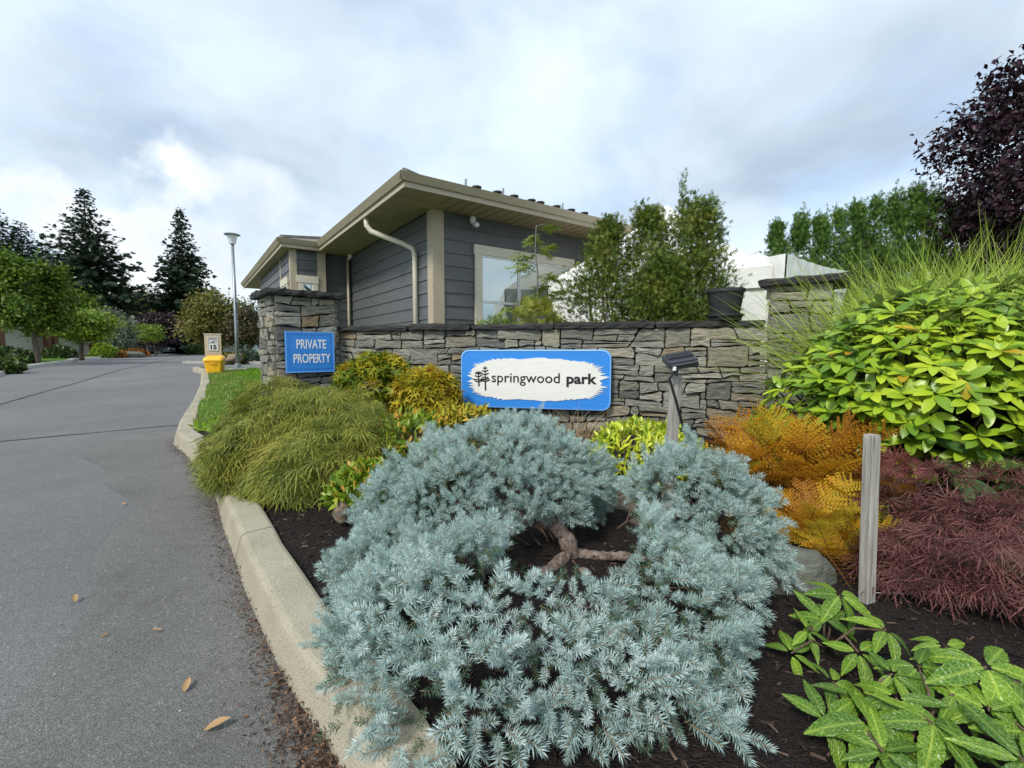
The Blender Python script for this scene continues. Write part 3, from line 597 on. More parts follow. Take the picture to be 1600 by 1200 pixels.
# ------------------------------------------------------------------ the house behind the wall
HB = Vector((-1.27, 7.5, 0)); E1 = Vector((.815, .58, 0)).normalized(); E2 = Vector((-E1.y, E1.x, 0)); SOF = 3.52; HA = math.atan2(E1.y, E1.x)
def B(u, v, z=0.): return HB + E1 * u + E2 * v + UP * z
house = thing('house', 'single storey grey house with hip roof behind the stone wall', 'house', B(0, 0, .62))
mb = MB(); mb.prism([(0.02, .02), (5.0, .02), (5.0, 9), (4.9, 9.6), (-1.32, 9.6), (-1.32, 4.59), (.02, 4.59)], HB + UP * .5, E1, E2, UP, SOF - .5 + .02); mb.build('wall', M['siding'], house)
LAP = .217
def siding(a, b, n, z0, z1, step=LAP):
    z = z1 - step
    t = (b - a).normalized()
    while z > z0 - step:
        zt = min(z + step + .012, z1 - .002); cutp = [0., 1.]; Lw = (b - a).length
        if Lw > 2.5: cutp = [0.] + sorted(random.sample([.22, .36, .5, .64, .78], 2 if Lw > 4.6 else 1)) + [1.]
        for c0, c1 in zip(cutp[:-1], cutp[1:]): plank(a.lerp(b, c0) + t * (.0015 if c0 else 0), a.lerp(b, c1) - t * (.0015 if c1 < 1 else 0), n, z, zt)
        z -= step
def plank(a, b, n, z, zt):
        mb = MB(); V = []
        for p in (a, b):
            p = Vector((p.x, p.y, 0)); V += [p + n * .003 + UP * z, p + n * .024 + UP * z, p + n * .006 + UP * zt, p + n * .001 + UP * zt]
        mb.add(V, [(1, 5, 6, 2), (0, 4, 5, 1), (3, 2, 6, 7), (0, 1, 2, 3), (4, 7, 6, 5)]); mb.build('plank', M['siding'], house)
ztop = SOF - .004
siding(B(.10, 0), B(5.0, 0), -E2, 1.3, ztop); siding(B(0, .10), B(0, 4.5), -E1, 1.3, ztop); siding(B(-.62, 4.57), B(-.03, 4.57), -E2, 1.6, ztop)
siding(B(-1.25, 4.44), B(-.78, 4.44), -E2, 1.8, ztop); siding(B(-1.34, 4.6), B(-1.34, 9.6), -E1, 1.8, ztop)
mb = MB(); mb.prism([(-1.33, 4.455), (-.64, 4.455), (-.64, 4.6), (-1.33, 4.6)], HB + UP * .5, E1, E2, UP, SOF - .5); mb.build('bay_wall', M['siding'], house)
def post(u0, u1, v0, v1, m='trim', name='corner_board', z0=.6, z1=SOF - .003):
    q = MB(); q.prism([(u0, v0), (u1, v0), (u1, v1), (u0, v1)], HB + UP * z0, E1, E2, UP, z1 - z0); return q.build(name, M[m], house)
post(-.034, .17, -.034, .17); post(-.80, -.62, 4.405, 4.5); post(-1.372, -1.24, 4.405, 4.56); post(-1.365, -1.33, 5.75, 5.87); post(.2, .4, 11.9, 12.1, name='porch_post'); post(4.6, 4.8, 11.9, 12.1, name='porch_post')
# soffit, eaves
sb = MB(); z = SOF
def strip(u0, u1, v0, v1, along, w, nm='soffit_panel'):
    """soffit boards laid side by side with a groove between"""
    q = u0 if along == 'u' else v0; end = u1 if along == 'u' else v1
    while q < end - .01:
        e = min(q + w, end); g = .009; m_ = MB()
        r = [(q + g, v0), (e - g, v0), (e - g, v1), (q + g, v1)] if along == 'u' else [(u0, q + g), (u1, q + g), (u1, e - g), (u0, e - g)]
        m_.prism(r, HB + UP * (SOF), E1, E2, UP, .012); m_.build(nm, M['soffit'], house); q = e
strip(-.02, 5.3, -.70, .03, 'u', .19)
strip(-.75, -.025, -.70, 4.55, 'v', .38); strip(-1.53, -.76, 4.28, 4.55, 'u', .38); strip(-1.53, -1.345, 4.56, 9.6, 'v', .62); strip(-1.53, 5.2, 9.61, 12.4, 'v', 1.24)
mb = MB(); mb.prism([(-1.53, 4.28), (-.75, 4.28), (-.75, -.70), (5.3, -.70), (5.3, 9), (5.3, 12.4), (-1.53, 12.4)], HB + UP * (SOF + .0135), E1, E2, UP, .02); mb.build('eave_deck', M['mortar'], house)
def eave(u0, v0, u1, v1, out):
    a, b = B(u0, v0), B(u1, v1); t = (b - a).normalized(); L = (b - a).length; n = E1 * out[0] + E2 * out[1]
    for nm, z0, z1, d0, d1 in (('fascia', SOF - .012, SOF + .10, 0, .028), ('gutter', SOF + .065, SOF + .165, .0285, .115)):
        mb = MB(); 
        for (s0, s1) in ((0, L),):
            x0, x1 = (d1 if nm == 'gutter' else d1), 0
            V = [a + t * s0 + n * d0 + UP * z0, b + n * d0 + UP * z0, b + n * d0 + UP * z1, a + n * d0 + UP * z1]
            e0 = -t * d1 * ext[0]; e1_ = t * d1 * ext[1]
            k_ = .35 if nm == 'gutter' else 1.
            V += [a + e0 + n * (d0 + (d1 - d0) * k_) + UP * z0, b + e1_ + n * (d0 + (d1 - d0) * k_) + UP * z0, b + e1_ + n * d1 + UP * z1, a + e0 + n * d1 + UP * z1]
            mb.add(V, [(0, 1, 5, 4), (4, 5, 6, 7), (7, 6, 2, 3), (0, 4, 7, 3), (1, 2, 6, 5)])
        mb.build(nm, M['trim'], house)
ext = (1, 1); eave(-.76, -.71, 5.4, -.71, (0, -1)); ext = (-1, 1); eave(-.76, 4.27, -.76, -.71, (-1, 0)); ext = (1, -1); eave(-1.54, 4.27, -.76, 4.27, (0, -1)); ext = (0, 1); eave(-1.54, 12.5, -1.54, 4.27, (-1, 0))
def hip(u0, u1, v0, v1, p, zb):
    du, dv = u1 - u0, v1 - v0; h = min(du, dv) / 2; mb = MB()
    if du > dv: r0, r1 = (u0 + h, v0 + h), (u1 - h, v0 + h)
    else: r0, r1 = (u0 + h, v0 + h), (u0 + h, v1 - h)
    P = [B(u0, v0, zb), B(u1, v0, zb), B(u1, v1, zb), B(u0, v1, zb), B(*r0, zb + h * p), B(*r1, zb + h * p)]
    Fc = [(0, 1, 5, 4), (1, 2, 5), (2, 3, 4, 5), (3, 0, 4)] if du > dv else [(0, 1, 4), (1, 2, 5, 4), (2, 3, 5), (3, 0, 4, 5)]
    mb.add(P, Fc); return mb.build('roof', M['roof'], house)
hip(-.83, 5.5, -.78, 9, .30, SOF + .167); hip(-1.61, 5.4, 4.20, 12.6, .302, SOF + .169)
mb = MB()                                                # ridge caps on the hips in view
for (u0, v0, k, L) in ((-.83, -.78, .30, 3.7), (-1.61, 4.20, .302, 4.0)):
    mb.tube([B(u0 + i, v0 + i, SOF + .18 + i * k) for i in (.05, L * .84)], .05, 6)
mb.build('hip_cap', M['roof'], house)
for u in (.58, .98, 1.32, 1.69, 1.89, 2.27, 2.63, 2.97):       # low roof vents showing over the gutter
    mb = MB(); mb.lathe(B(u, -.40, SOF + .24), [(.04, 0), (.04, .085), (.075, .09), (.08, .115), (.03, .125)], 10); mb.build('roof_vent', M['black_plastic'], house)
for u in (.40, 1.12, 2.45):
    mb = MB(); mb.lathe(B(u, -.36, SOF + .24), [(.018, 0), (.018, .21), (.015, .21)], 8); mb.build('vent_pipe', M['grey_metal'], house)
# downspouts
mb = MB(); gz_ = SOF - .02; mb.tube([B(-.72, 1.10, gz_ + .03), B(-.72, 1.10, gz_ - .10), B(-.66, 1.07, gz_ - .20), B(-.22, .72, gz_ - .42), B(-.09, .62, gz_ - .50), B(-.065, .60, gz_ - .62), B(-.065, .60, .75)], [.05, .05, .05, .045, .045, .045, .045], 8); mb.build('downspout', M['trim_light'], house, smooth=True)
mb = MB(); mb.tube([B(-.11, 4.42, gz_), B(-.11, 4.44, .75)], .034, 8); mb.build('downspout', M['trim'], house, smooth=True)
def window(a, b, z0, z1, n, mull=(), rails=(), tw=.13, white='vinyl'):
    """window between points a and b on a wall: casing, sash frame, panes"""
    t = (b - a).normalized(); L = (b - a).length
    def pr(x0, x1, y0, y1, d0, d1, nm, m, par): q = MB(); q.prism([(x0, y0), (x1, y0), (x1, y1), (x0, y1)], a + n * d0, t, UP, n, d1 - d0); return q.build(nm, m, par)
    w = pr(-.02, L + .02, z1 - .16, z1, .02, .068, 'window', M['trim_light'], house)
    for x0, x1, y0, y1 in ((0, tw, z0, z1 - .161), (L - tw, L, z0, z1 - .161), (tw + .001, L - tw - .001, z0, z0 + tw)): pr(x0, x1, y0, y1, .02, .06, 'casing', M['trim_light'], w)
    xs = [tw] + [x for x in mull] + [L - tw]
    for x0, x1 in zip(xs[:-1], xs[1:]):
        g = .03
        for q in ((x0 + .002, x0 + g, z0 + tw + .001, z1 - .163), (x1 - g, x1 - .002, z0 + tw + .001, z1 - .163), (x0 + g, x1 - g, z0 + tw + .001, z0 + tw + g), (x0 + g, x1 - g, z1 - .163 - g, z1 - .163)): pr(*q, .022, .05, 'sash', M[white], w)
        ys = [z0 + tw + g] + ([r for r in rails] if x0 == tw else []) + [z1 - .163 - g]
        for y0, y1 in zip(ys[:-1], ys[1:]):
            if y0 != ys[0]: pr(x0 + g, x1 - g, y0 - .022, y0 + .022, .022, .05, 'sash', M[white], w)
            pr(x0 + g, x1 - g, y0 + (.022 if y0 != ys[0] else 0), y1 - (.022 if y1 != ys[-1] else 0), .026, .034, 'pane', M['glass'], w)
window(B(.75, 0), B(3.02, 0), 1.35, 3.06, -E2, mull=(.94,), rails=(2.10,)); window(B(3.16, 0), B(4.7, 0), 1.35, 3.0, -E2, mull=(.9,))
window(B(-1.23, 4.44), B(-.81, 4.44), 1.7, 2.95, -E2, tw=.10); window(B(-1.34, 5.6), B(-1.34, 4.72), 1.7, 2.95, -E1, tw=.10)
mb = MB(); mb.lathe(B(.70, -.06, SOF - .13), [(.035, 0), (.05, .03), (.05, .11), (.04, .12)], 10); c = B(.72, -.13, SOF - .15); mb.tube([c + Vector((-.02, .04, 0)), c, c + Vector((.03, -.09, -.035))], [.045, .048, .038], 10); mb.build('security_camera', M['vinyl'], house)
mb = MB(); c = B(-.08, 4.30, SOF - .06); mb.lathe(c, [(.05, 0), (.06, .03), (.055, .058)], 10); mb.tube([c, c + Vector((-.02, -.06, -.06))], [.045, .02], 8); mb.build('security_camera', M['vinyl'], house)

# ------------------------------------------------------------------ white canopies
def canopy(label, c0, c1, dep, zc, zap, zval, zg, apex=(.5, .5), walls=(0, 1)):
    c0, c1, dep = Vector((*c0, 0)), Vector((*c1, 0)), Vector((*dep, 0)); C4 = [c0, c1, c1 + dep, c0 + dep]; ap = c0 + (c1 - c0) * apex[0] + dep * apex[1] + UP * zap
    r = thing('canopy_tent', label, 'tent', C4[0] + UP * zg, 'white canopy tents behind the wall'); ctr = sum(C4, Vector()) / 4
    top = MB(); K = 9
    for i in range(4):
        a, b = C4[i] + UP * zc, C4[(i + 1) % 4] + UP * zc; V = []; Fc = []; idx = {}
        for r_ in range(K + 1):
            for k in range(K - r_ + 1):
                f = r_ / K; p = a.lerp(b, (k / (K - r_)) if r_ < K else 0).lerp(ap, f); g = math.sin(math.pi * f) ; p.z -= .10 * g + (.05 * math.sin(math.pi * k / max(1, K - r_)) * (1 - f)) + random.uniform(-.012, .012); idx[r_, k] = len(V); V.append(p)
        for r_ in range(K):
            for k in range(K - r_):
                Fc.append((idx[r_, k], idx[r_, k + 1], idx[r_ + 1, k]))
                if k < K - r_ - 1: Fc.append((idx[r_, k + 1], idx[r_ + 1, k + 1], idx[r_ + 1, k]))
        top.add(V, Fc)
    top.build('canopy_top', M['canvas'], r, smooth=True)
    for i in range(4):
        a, b = C4[i], C4[(i + 1) % 4]; n = Vector(((b - a).y, -(b - a).x, 0)).normalized(); L = (b - a).length; m = 26
        for nm, z0, z1, off, amp in (('valance', zval, zc + .004, .012, .012), ('side_wall', zg, zval + .05, -.03, .022)):
            if nm == 'side_wall' and i not in walls: continue
            rows = 2 if nm == 'valance' else 9; V = []
            for j in range(rows + 1):
                for k in range(m + 1):
                    p = a.lerp(b, k / m); o_ = n * (off + amp * math.sin(k * 1.9 + j * .9 + i) + random.uniform(-amp, amp) * .6); sag = -.035 * math.sin(math.pi * k / m) if nm == 'valance' else 0; V.append(p + o_ + UP * (z0 + (z1 - z0) * j / rows + sag))
            mb = MB(); mb.add(V, [(j * (m + 1) + k, j * (m + 1) + k + 1, (j + 1) * (m + 1) + k + 1, (j + 1) * (m + 1) + k) for j in range(rows) for k in range(m)]); mb.build(nm, M['canvas'], r, smooth=True)
    for p in C4:
        q = p + (ctr - p).normalized() * .08; mb = MB(); mb.box((q.x, q.y, (zg + zc) / 2), (.035, .035, zc - zg - .02), .5); mb.build('leg', M['vinyl'], r)
canopy('wide white canopy tent with side walls directly behind the clipped cedars', (.64, 8.0), (3.74, 6.62), (1.25, 2.75), 2.47, 3.95, 2.17, .6, (.52, .5), (0, 1, 3))
canopy('smaller white canopy tent with humped roof beside the far pillar', (3.86, 6.52), (5.75, 7.92), (-1.5, 2.0), 2.61, 2.86, 2.24, .6, (.33, .30), (0, 3))

# ------------------------------------------------------------------ leaf shapes
def P_leaf(w=.45, fold=.10, curl=-.08):
    return Proto([(0, 0, 0), (-w / 2, .45, fold), (0, .5, 0), (w / 2, .45, fold), (0, 1, curl)], [(0, 2, 1), (0, 3, 2), (1, 2, 4), (2, 3, 4)])
def P_ell(w=.4, n=5, fold=.05, droop=.12, serr=0., tip=.9, seed=0, pw=.8):
    """broad leaf: midrib with a half blade on either side"""
    r = np.random.default_rng(seed); V = []; Fc = []
    for i in range(n + 1):
        t = i / n; hw = w / 2 * (math.sin(math.pi * t ** tip) ** pw) if 0 < i < n else .012; z = -droop * t * t; zz = fold * (hw / (w / 2)) if w else 0; j = 1 + (serr * (1 if i % 2 else -1))
        V += [(-hw * j, t, z + zz + r.uniform(-.01, .01)), (0, t, z), (hw * j, t, z + zz + r.uniform(-.01, .01))]
    for i in range(n):
        a = 3 * i; Fc += [(a, a + 1, a + 4, a + 3), (a + 1, a + 2, a + 5, a + 4)]
    return Proto(V, Fc)
def P_lace(lobes=7, seed=0):
    r = np.random.default_rng(seed); V = []; Fc = []
    for k in range(lobes):
        a = math.radians(-75 + 150 * k / (lobes - 1) + r.uniform(-6, 6)); L = (.62 + .38 * math.cos(a)) * r.uniform(.85, 1.1); dx, dy = math.sin(a), math.cos(a); px, py = dy, -dx; b = len(V); zc = -.22
        V += [(0, 0, 0), (dx * L * .5 + px * .025, dy * L * .5 + py * .025, zc * .3), (dx * L * .5 - px * .025, dy * L * .5 - py * .025, zc * .3), (dx * L, dy * L, zc * (.8 + .5 * r.random()))]; Fc += [(b, b + 1, b + 3, b + 2)]
        for f, s in ((.4, 1), (.6, -1)):
            c = len(V); q = (dx * L * f, dy * L * f); e = (dx * .75 + px * s * .6, dy * .75 + py * s * .6); l = .2 * L; V += [(q[0] - dx * .03, q[1] - dy * .03, zc * .3), (q[0] + dx * .03, q[1] + dy * .03, zc * .3), (q[0] + e[0] * l, q[1] + e[1] * l, zc * .55)]; Fc.append((c, c + 1, c + 2))
    return Proto(V, Fc)
def P_palm(seed=0):
    r = np.random.default_rng(seed); V = [(0, .18, .02)]; n = 5
    for k in range(n):
        a = math.radians(-92 + 184 * k / (n - 1)); L = (.55 + .45 * math.cos(a * .8)) * r.uniform(.9, 1.1)
        if k: b = a - math.radians(23); V.append((math.sin(b) * .30, .18 + math.cos(b) * .30, .0))
        V.append((math.sin(a) * L * .62 - math.cos(a) * .07, .18 + math.cos(a) * L * .5 + math.sin(a) * .07, -.02)); V.append((math.sin(a) * L, .18 + math.cos(a) * L * .82, -.14 - .1 * r.random())); V.append((math.sin(a) * L * .62 + math.cos(a) * .07, .18 + math.cos(a) * L * .5 - math.sin(a) * .07, -.02))
    k = len(V); return Proto(V + [(0, 0, 0)], [(0, i, i + 1) for i in range(1, k - 1)] + [(0, k - 1, k), (0, k, 1)])
def P_spray(n=5, w=.10, seed=0, ang=38):
    """flat scale-leaf or fir spray: a stem with side branchlets"""
    r = np.random.default_rng(seed); V = []; Fc = []
    def strip(x0, y0, a, L, ww, z):
        b = len(V); dx, dy = math.sin(a), math.cos(a); e = .22; V.extend([(x0 + dx * L * e + dy * ww, y0 + dy * L * e - dx * ww, z + .02), (x0 + dx * L, y0 + dy * L, z - .08 * L), (x0 + dx * L * e - dy * ww, y0 + dy * L * e + dx * ww, z - .02)]); Fc.append((b, b + 1, b + 2))
    strip(0, 0, 0, 1, w * .7, 0)
    for i in range(n):
        t = .08 + .75 * i / n
        for s in (-1, 1): strip(0, t + r.uniform(-.03, .03), s * math.radians(ang + r.uniform(-12, 12)), (.62 - .42 * i / n) * r.uniform(.75, 1.2), w * .55, r.uniform(-.07, .07))
    return Proto(V, Fc)
def P_frond(pairs=15, seed=0, arch=.35):
    """fern frond: rachis with toothed side leaves that shorten to the tip"""
    r = np.random.default_rng(seed); V = []; Fc = []; Mt = []
    ax = lambda t: (0, t * (1 - .12 * t), -arch * t * t + .12 * t)
    for i in range(9):
        t = i / 8; x, y, z = ax(t); w = .009 * (1 - .8 * t); V += [(-w, y, z), (w, y, z)]
    for i in range(8): Fc.append((2 * i, 2 * i + 1, 2 * i + 3, 2 * i + 2)); Mt.append(1)
    for i in range(pairs):
        t = .16 + .82 * i / pairs; x, y, z = ax(t); L = .26 * math.sin(math.pi * min(1, (1 - t) * .95 + .10)) ** .8 * r.uniform(.85, 1.12) + .01
        for s in (-1, 1):
            a = math.radians(68 - 25 * t + r.uniform(-7, 7)); dx, dy = s * math.sin(a), math.cos(a); dr = r.uniform(.05, .3)
            for j in range(6):
                f = .06 + .86 * j / 6; q = (dx * L * f, y + dy * L * f, z - dr * L * f); l = .17 * L * (1 - .72 * f) + .005
                for s2 in (-1, 1):
                    b = len(V); ex, ey = dx * .55 + dy * s2 * .8, dy * .55 - dx * s2 * .8; h = .038 * L + .002; V += [(q[0] - dx * h, q[1] - dy * h, q[2]), (q[0] + dx * h * 1.4, q[1] + dy * h * 1.4, q[2]), (q[0] + ex * l, q[1] + ey * l, q[2] - .15 * l)]; Fc.append((b, b + 1, b + 2)); Mt.append(0)
    return Proto(V, Fc, Mt)
def P_shoot(n=105, seed=0, nl=.24, w=.020, bend=.12):
    """spruce shoot: needles all round a short stem, bud at the tip"""
    r = np.random.default_rng(seed); V = []; Fc = []; Mt = []
    for i in range(4):
        t = i / 3
        for k in range(3): a = 2 * math.pi * k / 3; V.append((.016 * (1 - .4 * t) * math.cos(a), t * .96, .016 * (1 - .4 * t) * math.sin(a) - bend * t * t))
    for i in range(3):
        for k in range(3): Fc.append((i * 3 + k, i * 3 + (k + 1) % 3, i * 3 + 3 + (k + 1) % 3, i * 3 + 3 + k)); Mt.append(1)
    for i in range(n):
        t = .04 + .94 * i / n; a = i * 2.39996 + r.uniform(-.3, .3); ca, sa = math.cos(a), math.sin(a); el = math.radians(r.uniform(48, 66) - 36 * max(0, t - .72) / .28); up = .28
        d = np.array([ca * math.sin(el), math.cos(el), sa * math.sin(el) + up * .5]); d /= np.linalg.norm(d); L = nl * r.uniform(.8, 1.12) * (.8 + .2 * math.sin(math.pi * t)); s = np.cross(d, [r.uniform(-1, 1), r.uniform(-.4, .4), r.uniform(-1, 1)]); s /= np.linalg.norm(s)
        p = np.array([0, t * .96, -bend * t * t]); b = len(V); V += [tuple(p), tuple(p + d * L * .5 + s * w * .52), tuple(p + d * L), tuple(p + d * L * .5 - s * w * .52)]; Fc.append((b, b + 1, b + 2, b + 3)); Mt.append(0)
    b = len(V); y = .97; V += [(.024, y, -bend), (-.012, y, .02 - bend), (-.012, y, -.02 - bend), (0, y + .055, -bend)]; Fc += [(b, b + 1, b + 3), (b + 1, b + 2, b + 3), (b + 2, b, b + 3)]; Mt += [2] * 3
    return Proto(V, Fc, Mt)

# ------------------------------------------------------------------ scatter helpers
def rdir(n): return nrm(rng.normal(size=(n, 3)))
def lumpy(d, amp, seed, fr=2.6):
    r = np.random.default_rng(seed); out = 0
    for i in range(4):
        k = r.normal(size=3) * fr * (1 + .5 * i); out = out + np.sin(d @ k + r.uniform(0, 6)) / (1 + i)
    return 1 + amp * out
def shell(n, c, r, lo=.75, amp=.13, seed=1, zmin=None, down=-.75):
    d = rdir(int(n * 1.6)); d = d[d[:, 2] > down][:n]; r = V3(*r); k = lumpy(d, amp, seed) * (1 - (1 - lo) * rng.random(len(d)) ** 1.6)
    P = V3(*c) + d * r * k[:, None]; N = nrm(d / r)
    if zmin is not None: m = P[:, 2] > zmin; P, N = P[m], N[m]
    return P, N
def jit(D, a): return nrm(D + rng.normal(size=D.shape) * a)
def cull(P, N, lim=.55):
    v = nrm(V3(0, 0, EYE) - P); return (v * N).sum(-1) > -lim
def trunk(mb, a, b, r0, r1, n=7, wob=.04, k=7):
    a, b = Vector(a), Vector(b); L = (b - a).length; pts = [a.lerp(b, i / k) + Vector((random.uniform(-1, 1), random.uniform(-1, 1), 0)) * wob * L * (1 if 0 < i < k else 0) for i in range(k + 1)]
    mb.tube(pts, [r0 + (r1 - r0) * i / k for i in range(k + 1)], n); return pts
LEAF = P_leaf(); LEAFN = P_leaf(.28, .06, -.15); LEAFW = P_leaf(.62, .1, -.1)

def shrub(name, label, cat, c, r, n, protos, size, mat, group=None, amp=.14, out=.6, up=.35, jt=.55, stems=5, lo=.72, zmin=None, smat='twig', fol='foliage', down=-.6, lim=.6):
    c = Vector(c); base = Vector((c.x, c.y, (zmin if zmin is not None else c.z - r[2]))); t = thing(name, label, cat, base, group)
    P, N = shell(n, c, r, lo, amp, hsh(label) % 9999, zmin, down); k = cull(P, N, lim); P, N = P[k], N[k]
    D = jit(N * out + V3(0, 0, up), jt); U = jit(N + V3(0, 0, .8), .3); q = rng.integers(0, len(protos), len(P)); sz = size * rng.uniform(.7, 1.25, len(P))
    bake(fol, [(p, P[q == i], D[q == i], U[q == i], sz[q == i]) for i, p in enumerate(protos)], mat, t)
    mb = MB()
    for i in range(stems):
        a = random.uniform(0, 6.28); e = c + Vector((math.cos(a) * r[0] * .6, math.sin(a) * r[1] * .6, r[2] * random.uniform(.0, .5))); trunk(mb, base + Vector((math.cos(a) * .04, math.sin(a) * .04, -.03)), e, .010 + .012 * r[2], .004 + .003 * r[2], 5)
    mb.build('stems', M[smat], t, smooth=True); return t

def broadleaf(name, label, base, top, rx, cbot, mat, n=3200, leaf=None, size=.16, group=None, tr=.12, lean=0., clumps=34, bark='bark', ry=None, spread=.20):
    """tree: tapered trunk, limbs, crown of leaf clumps"""
    global rng; rng = np.random.default_rng(hsh(label)); base = Vector(base); t = thing(name, label, 'tree', base, group); cz = (top + cbot) / 2; rz = (top - cbot) / 2; ry = ry or rx; c = V3(base.x + lean, base.y, cz)
    d = rdir(clumps); d[:, 2] = np.clip(d[:, 2], -.8, 1); C_ = c + d * V3(rx, ry, rz) * (lumpy(d, .10, hsh(label) % 999) * rng.uniform(.45, .92, clumps))[:, None]
    m = n // clumps; P = np.repeat(C_, m, 0) + rng.normal(size=(clumps * m, 3)) * V3(rx, ry, rz * .8) * spread; Nn = nrm(P - c)
    D = jit(Nn * .5 + V3(0, 0, -.25), .7); bake('crown', [(leaf or LEAFW, P, D, jit(Nn + V3(0, 0, .9), .5), size * rng.uniform(.6, 1.3, len(P)))], mat, t)
    mb = MB(); fork = Vector((base.x + lean * .5, base.y, base.z + (cz - base.z) * .62)); trunk(mb, base - UP * .1, fork, tr, tr * .7, 8, .015)
    for i in range(0, clumps, max(1, clumps // 12)): trunk(mb, fork - UP * random.uniform(0, .15) * (fork.z - base.z), Vector(C_[i]), tr * .42, tr * .08, 5, .05)
    mb.build('trunk', M[bark], t, smooth=True); return t

def conifer(label, base, H, W, mat, seed=0, whorls=40, group=None, droop=.25, gap=.0, bot=.06, name='conifer', pw=.72):
    rr = np.random.default_rng(seed); base = Vector(base); t = thing(name, label, 'tree', base, group); P = []; D = []; U = []; Sc = []; mb = MB(); trunk(mb, base - UP * .2, base + UP * H * .99, H * .016, .02, 7, .003)
    for i in range(whorls):
        f = bot + (1 - bot) * (i + rr.uniform(-.3, .3)) / whorls; z = base.z + H * min(f, .995); R = W / 2 * (1 - f) ** pw * rr.uniform(.72, 1.15) + .04; nb = int(7 + 3 * (1 - f))
        for k in range(nb):
            if rr.random() < gap: continue
            a = 2 * math.pi * (k + rr.uniform(-.35, .35)) / nb + i * 1.3; L = R * rr.uniform(.55, 1.15); dr = droop * (1 - f * .7) * rr.uniform(.5, 1.3); o = V3(math.cos(a), math.sin(a), 0); m = max(2, int(L / (H * .028)))
            if L > W * .18: mb.tube([(base.x, base.y, z), (base.x + o[0] * L * .8, base.y + o[1] * L * .8, z - dr * L * .64)], [H * .003, H * .001], 3, cap=False)
            for j in range(m):
                q = (j + .6) / m; p = V3(base.x, base.y, z) + o * L * q * .92 + V3(0, 0, -dr * L * q * q + .10 * L * q ** 4); sd = V3(-o[1], o[0], 0)
                for s in (-1, 0, 1):
                    P.append(p + rr.normal(size=3) * H * .009 * V3(1, 1, 1.3)); D.append(o * (.7 + .3 * (s == 0)) + sd * s * .75 + V3(0, 0, -dr * .6 + .30 * q + rr.uniform(-.6, .2))); U.append(V3(0, 0, 1) + rr.normal(size=3) * .6); Sc.append(H * .060 * rr.uniform(.7, 1.25) * (1 - .72 * f))
    P, D, U, Sc = map(np.array, (P, D, U, Sc)); sp = P_spray(5, .24, seed); bake('crown', [(sp, P, D, U, Sc)], mat, t); mb.build('trunk', M['bark'], t); return t

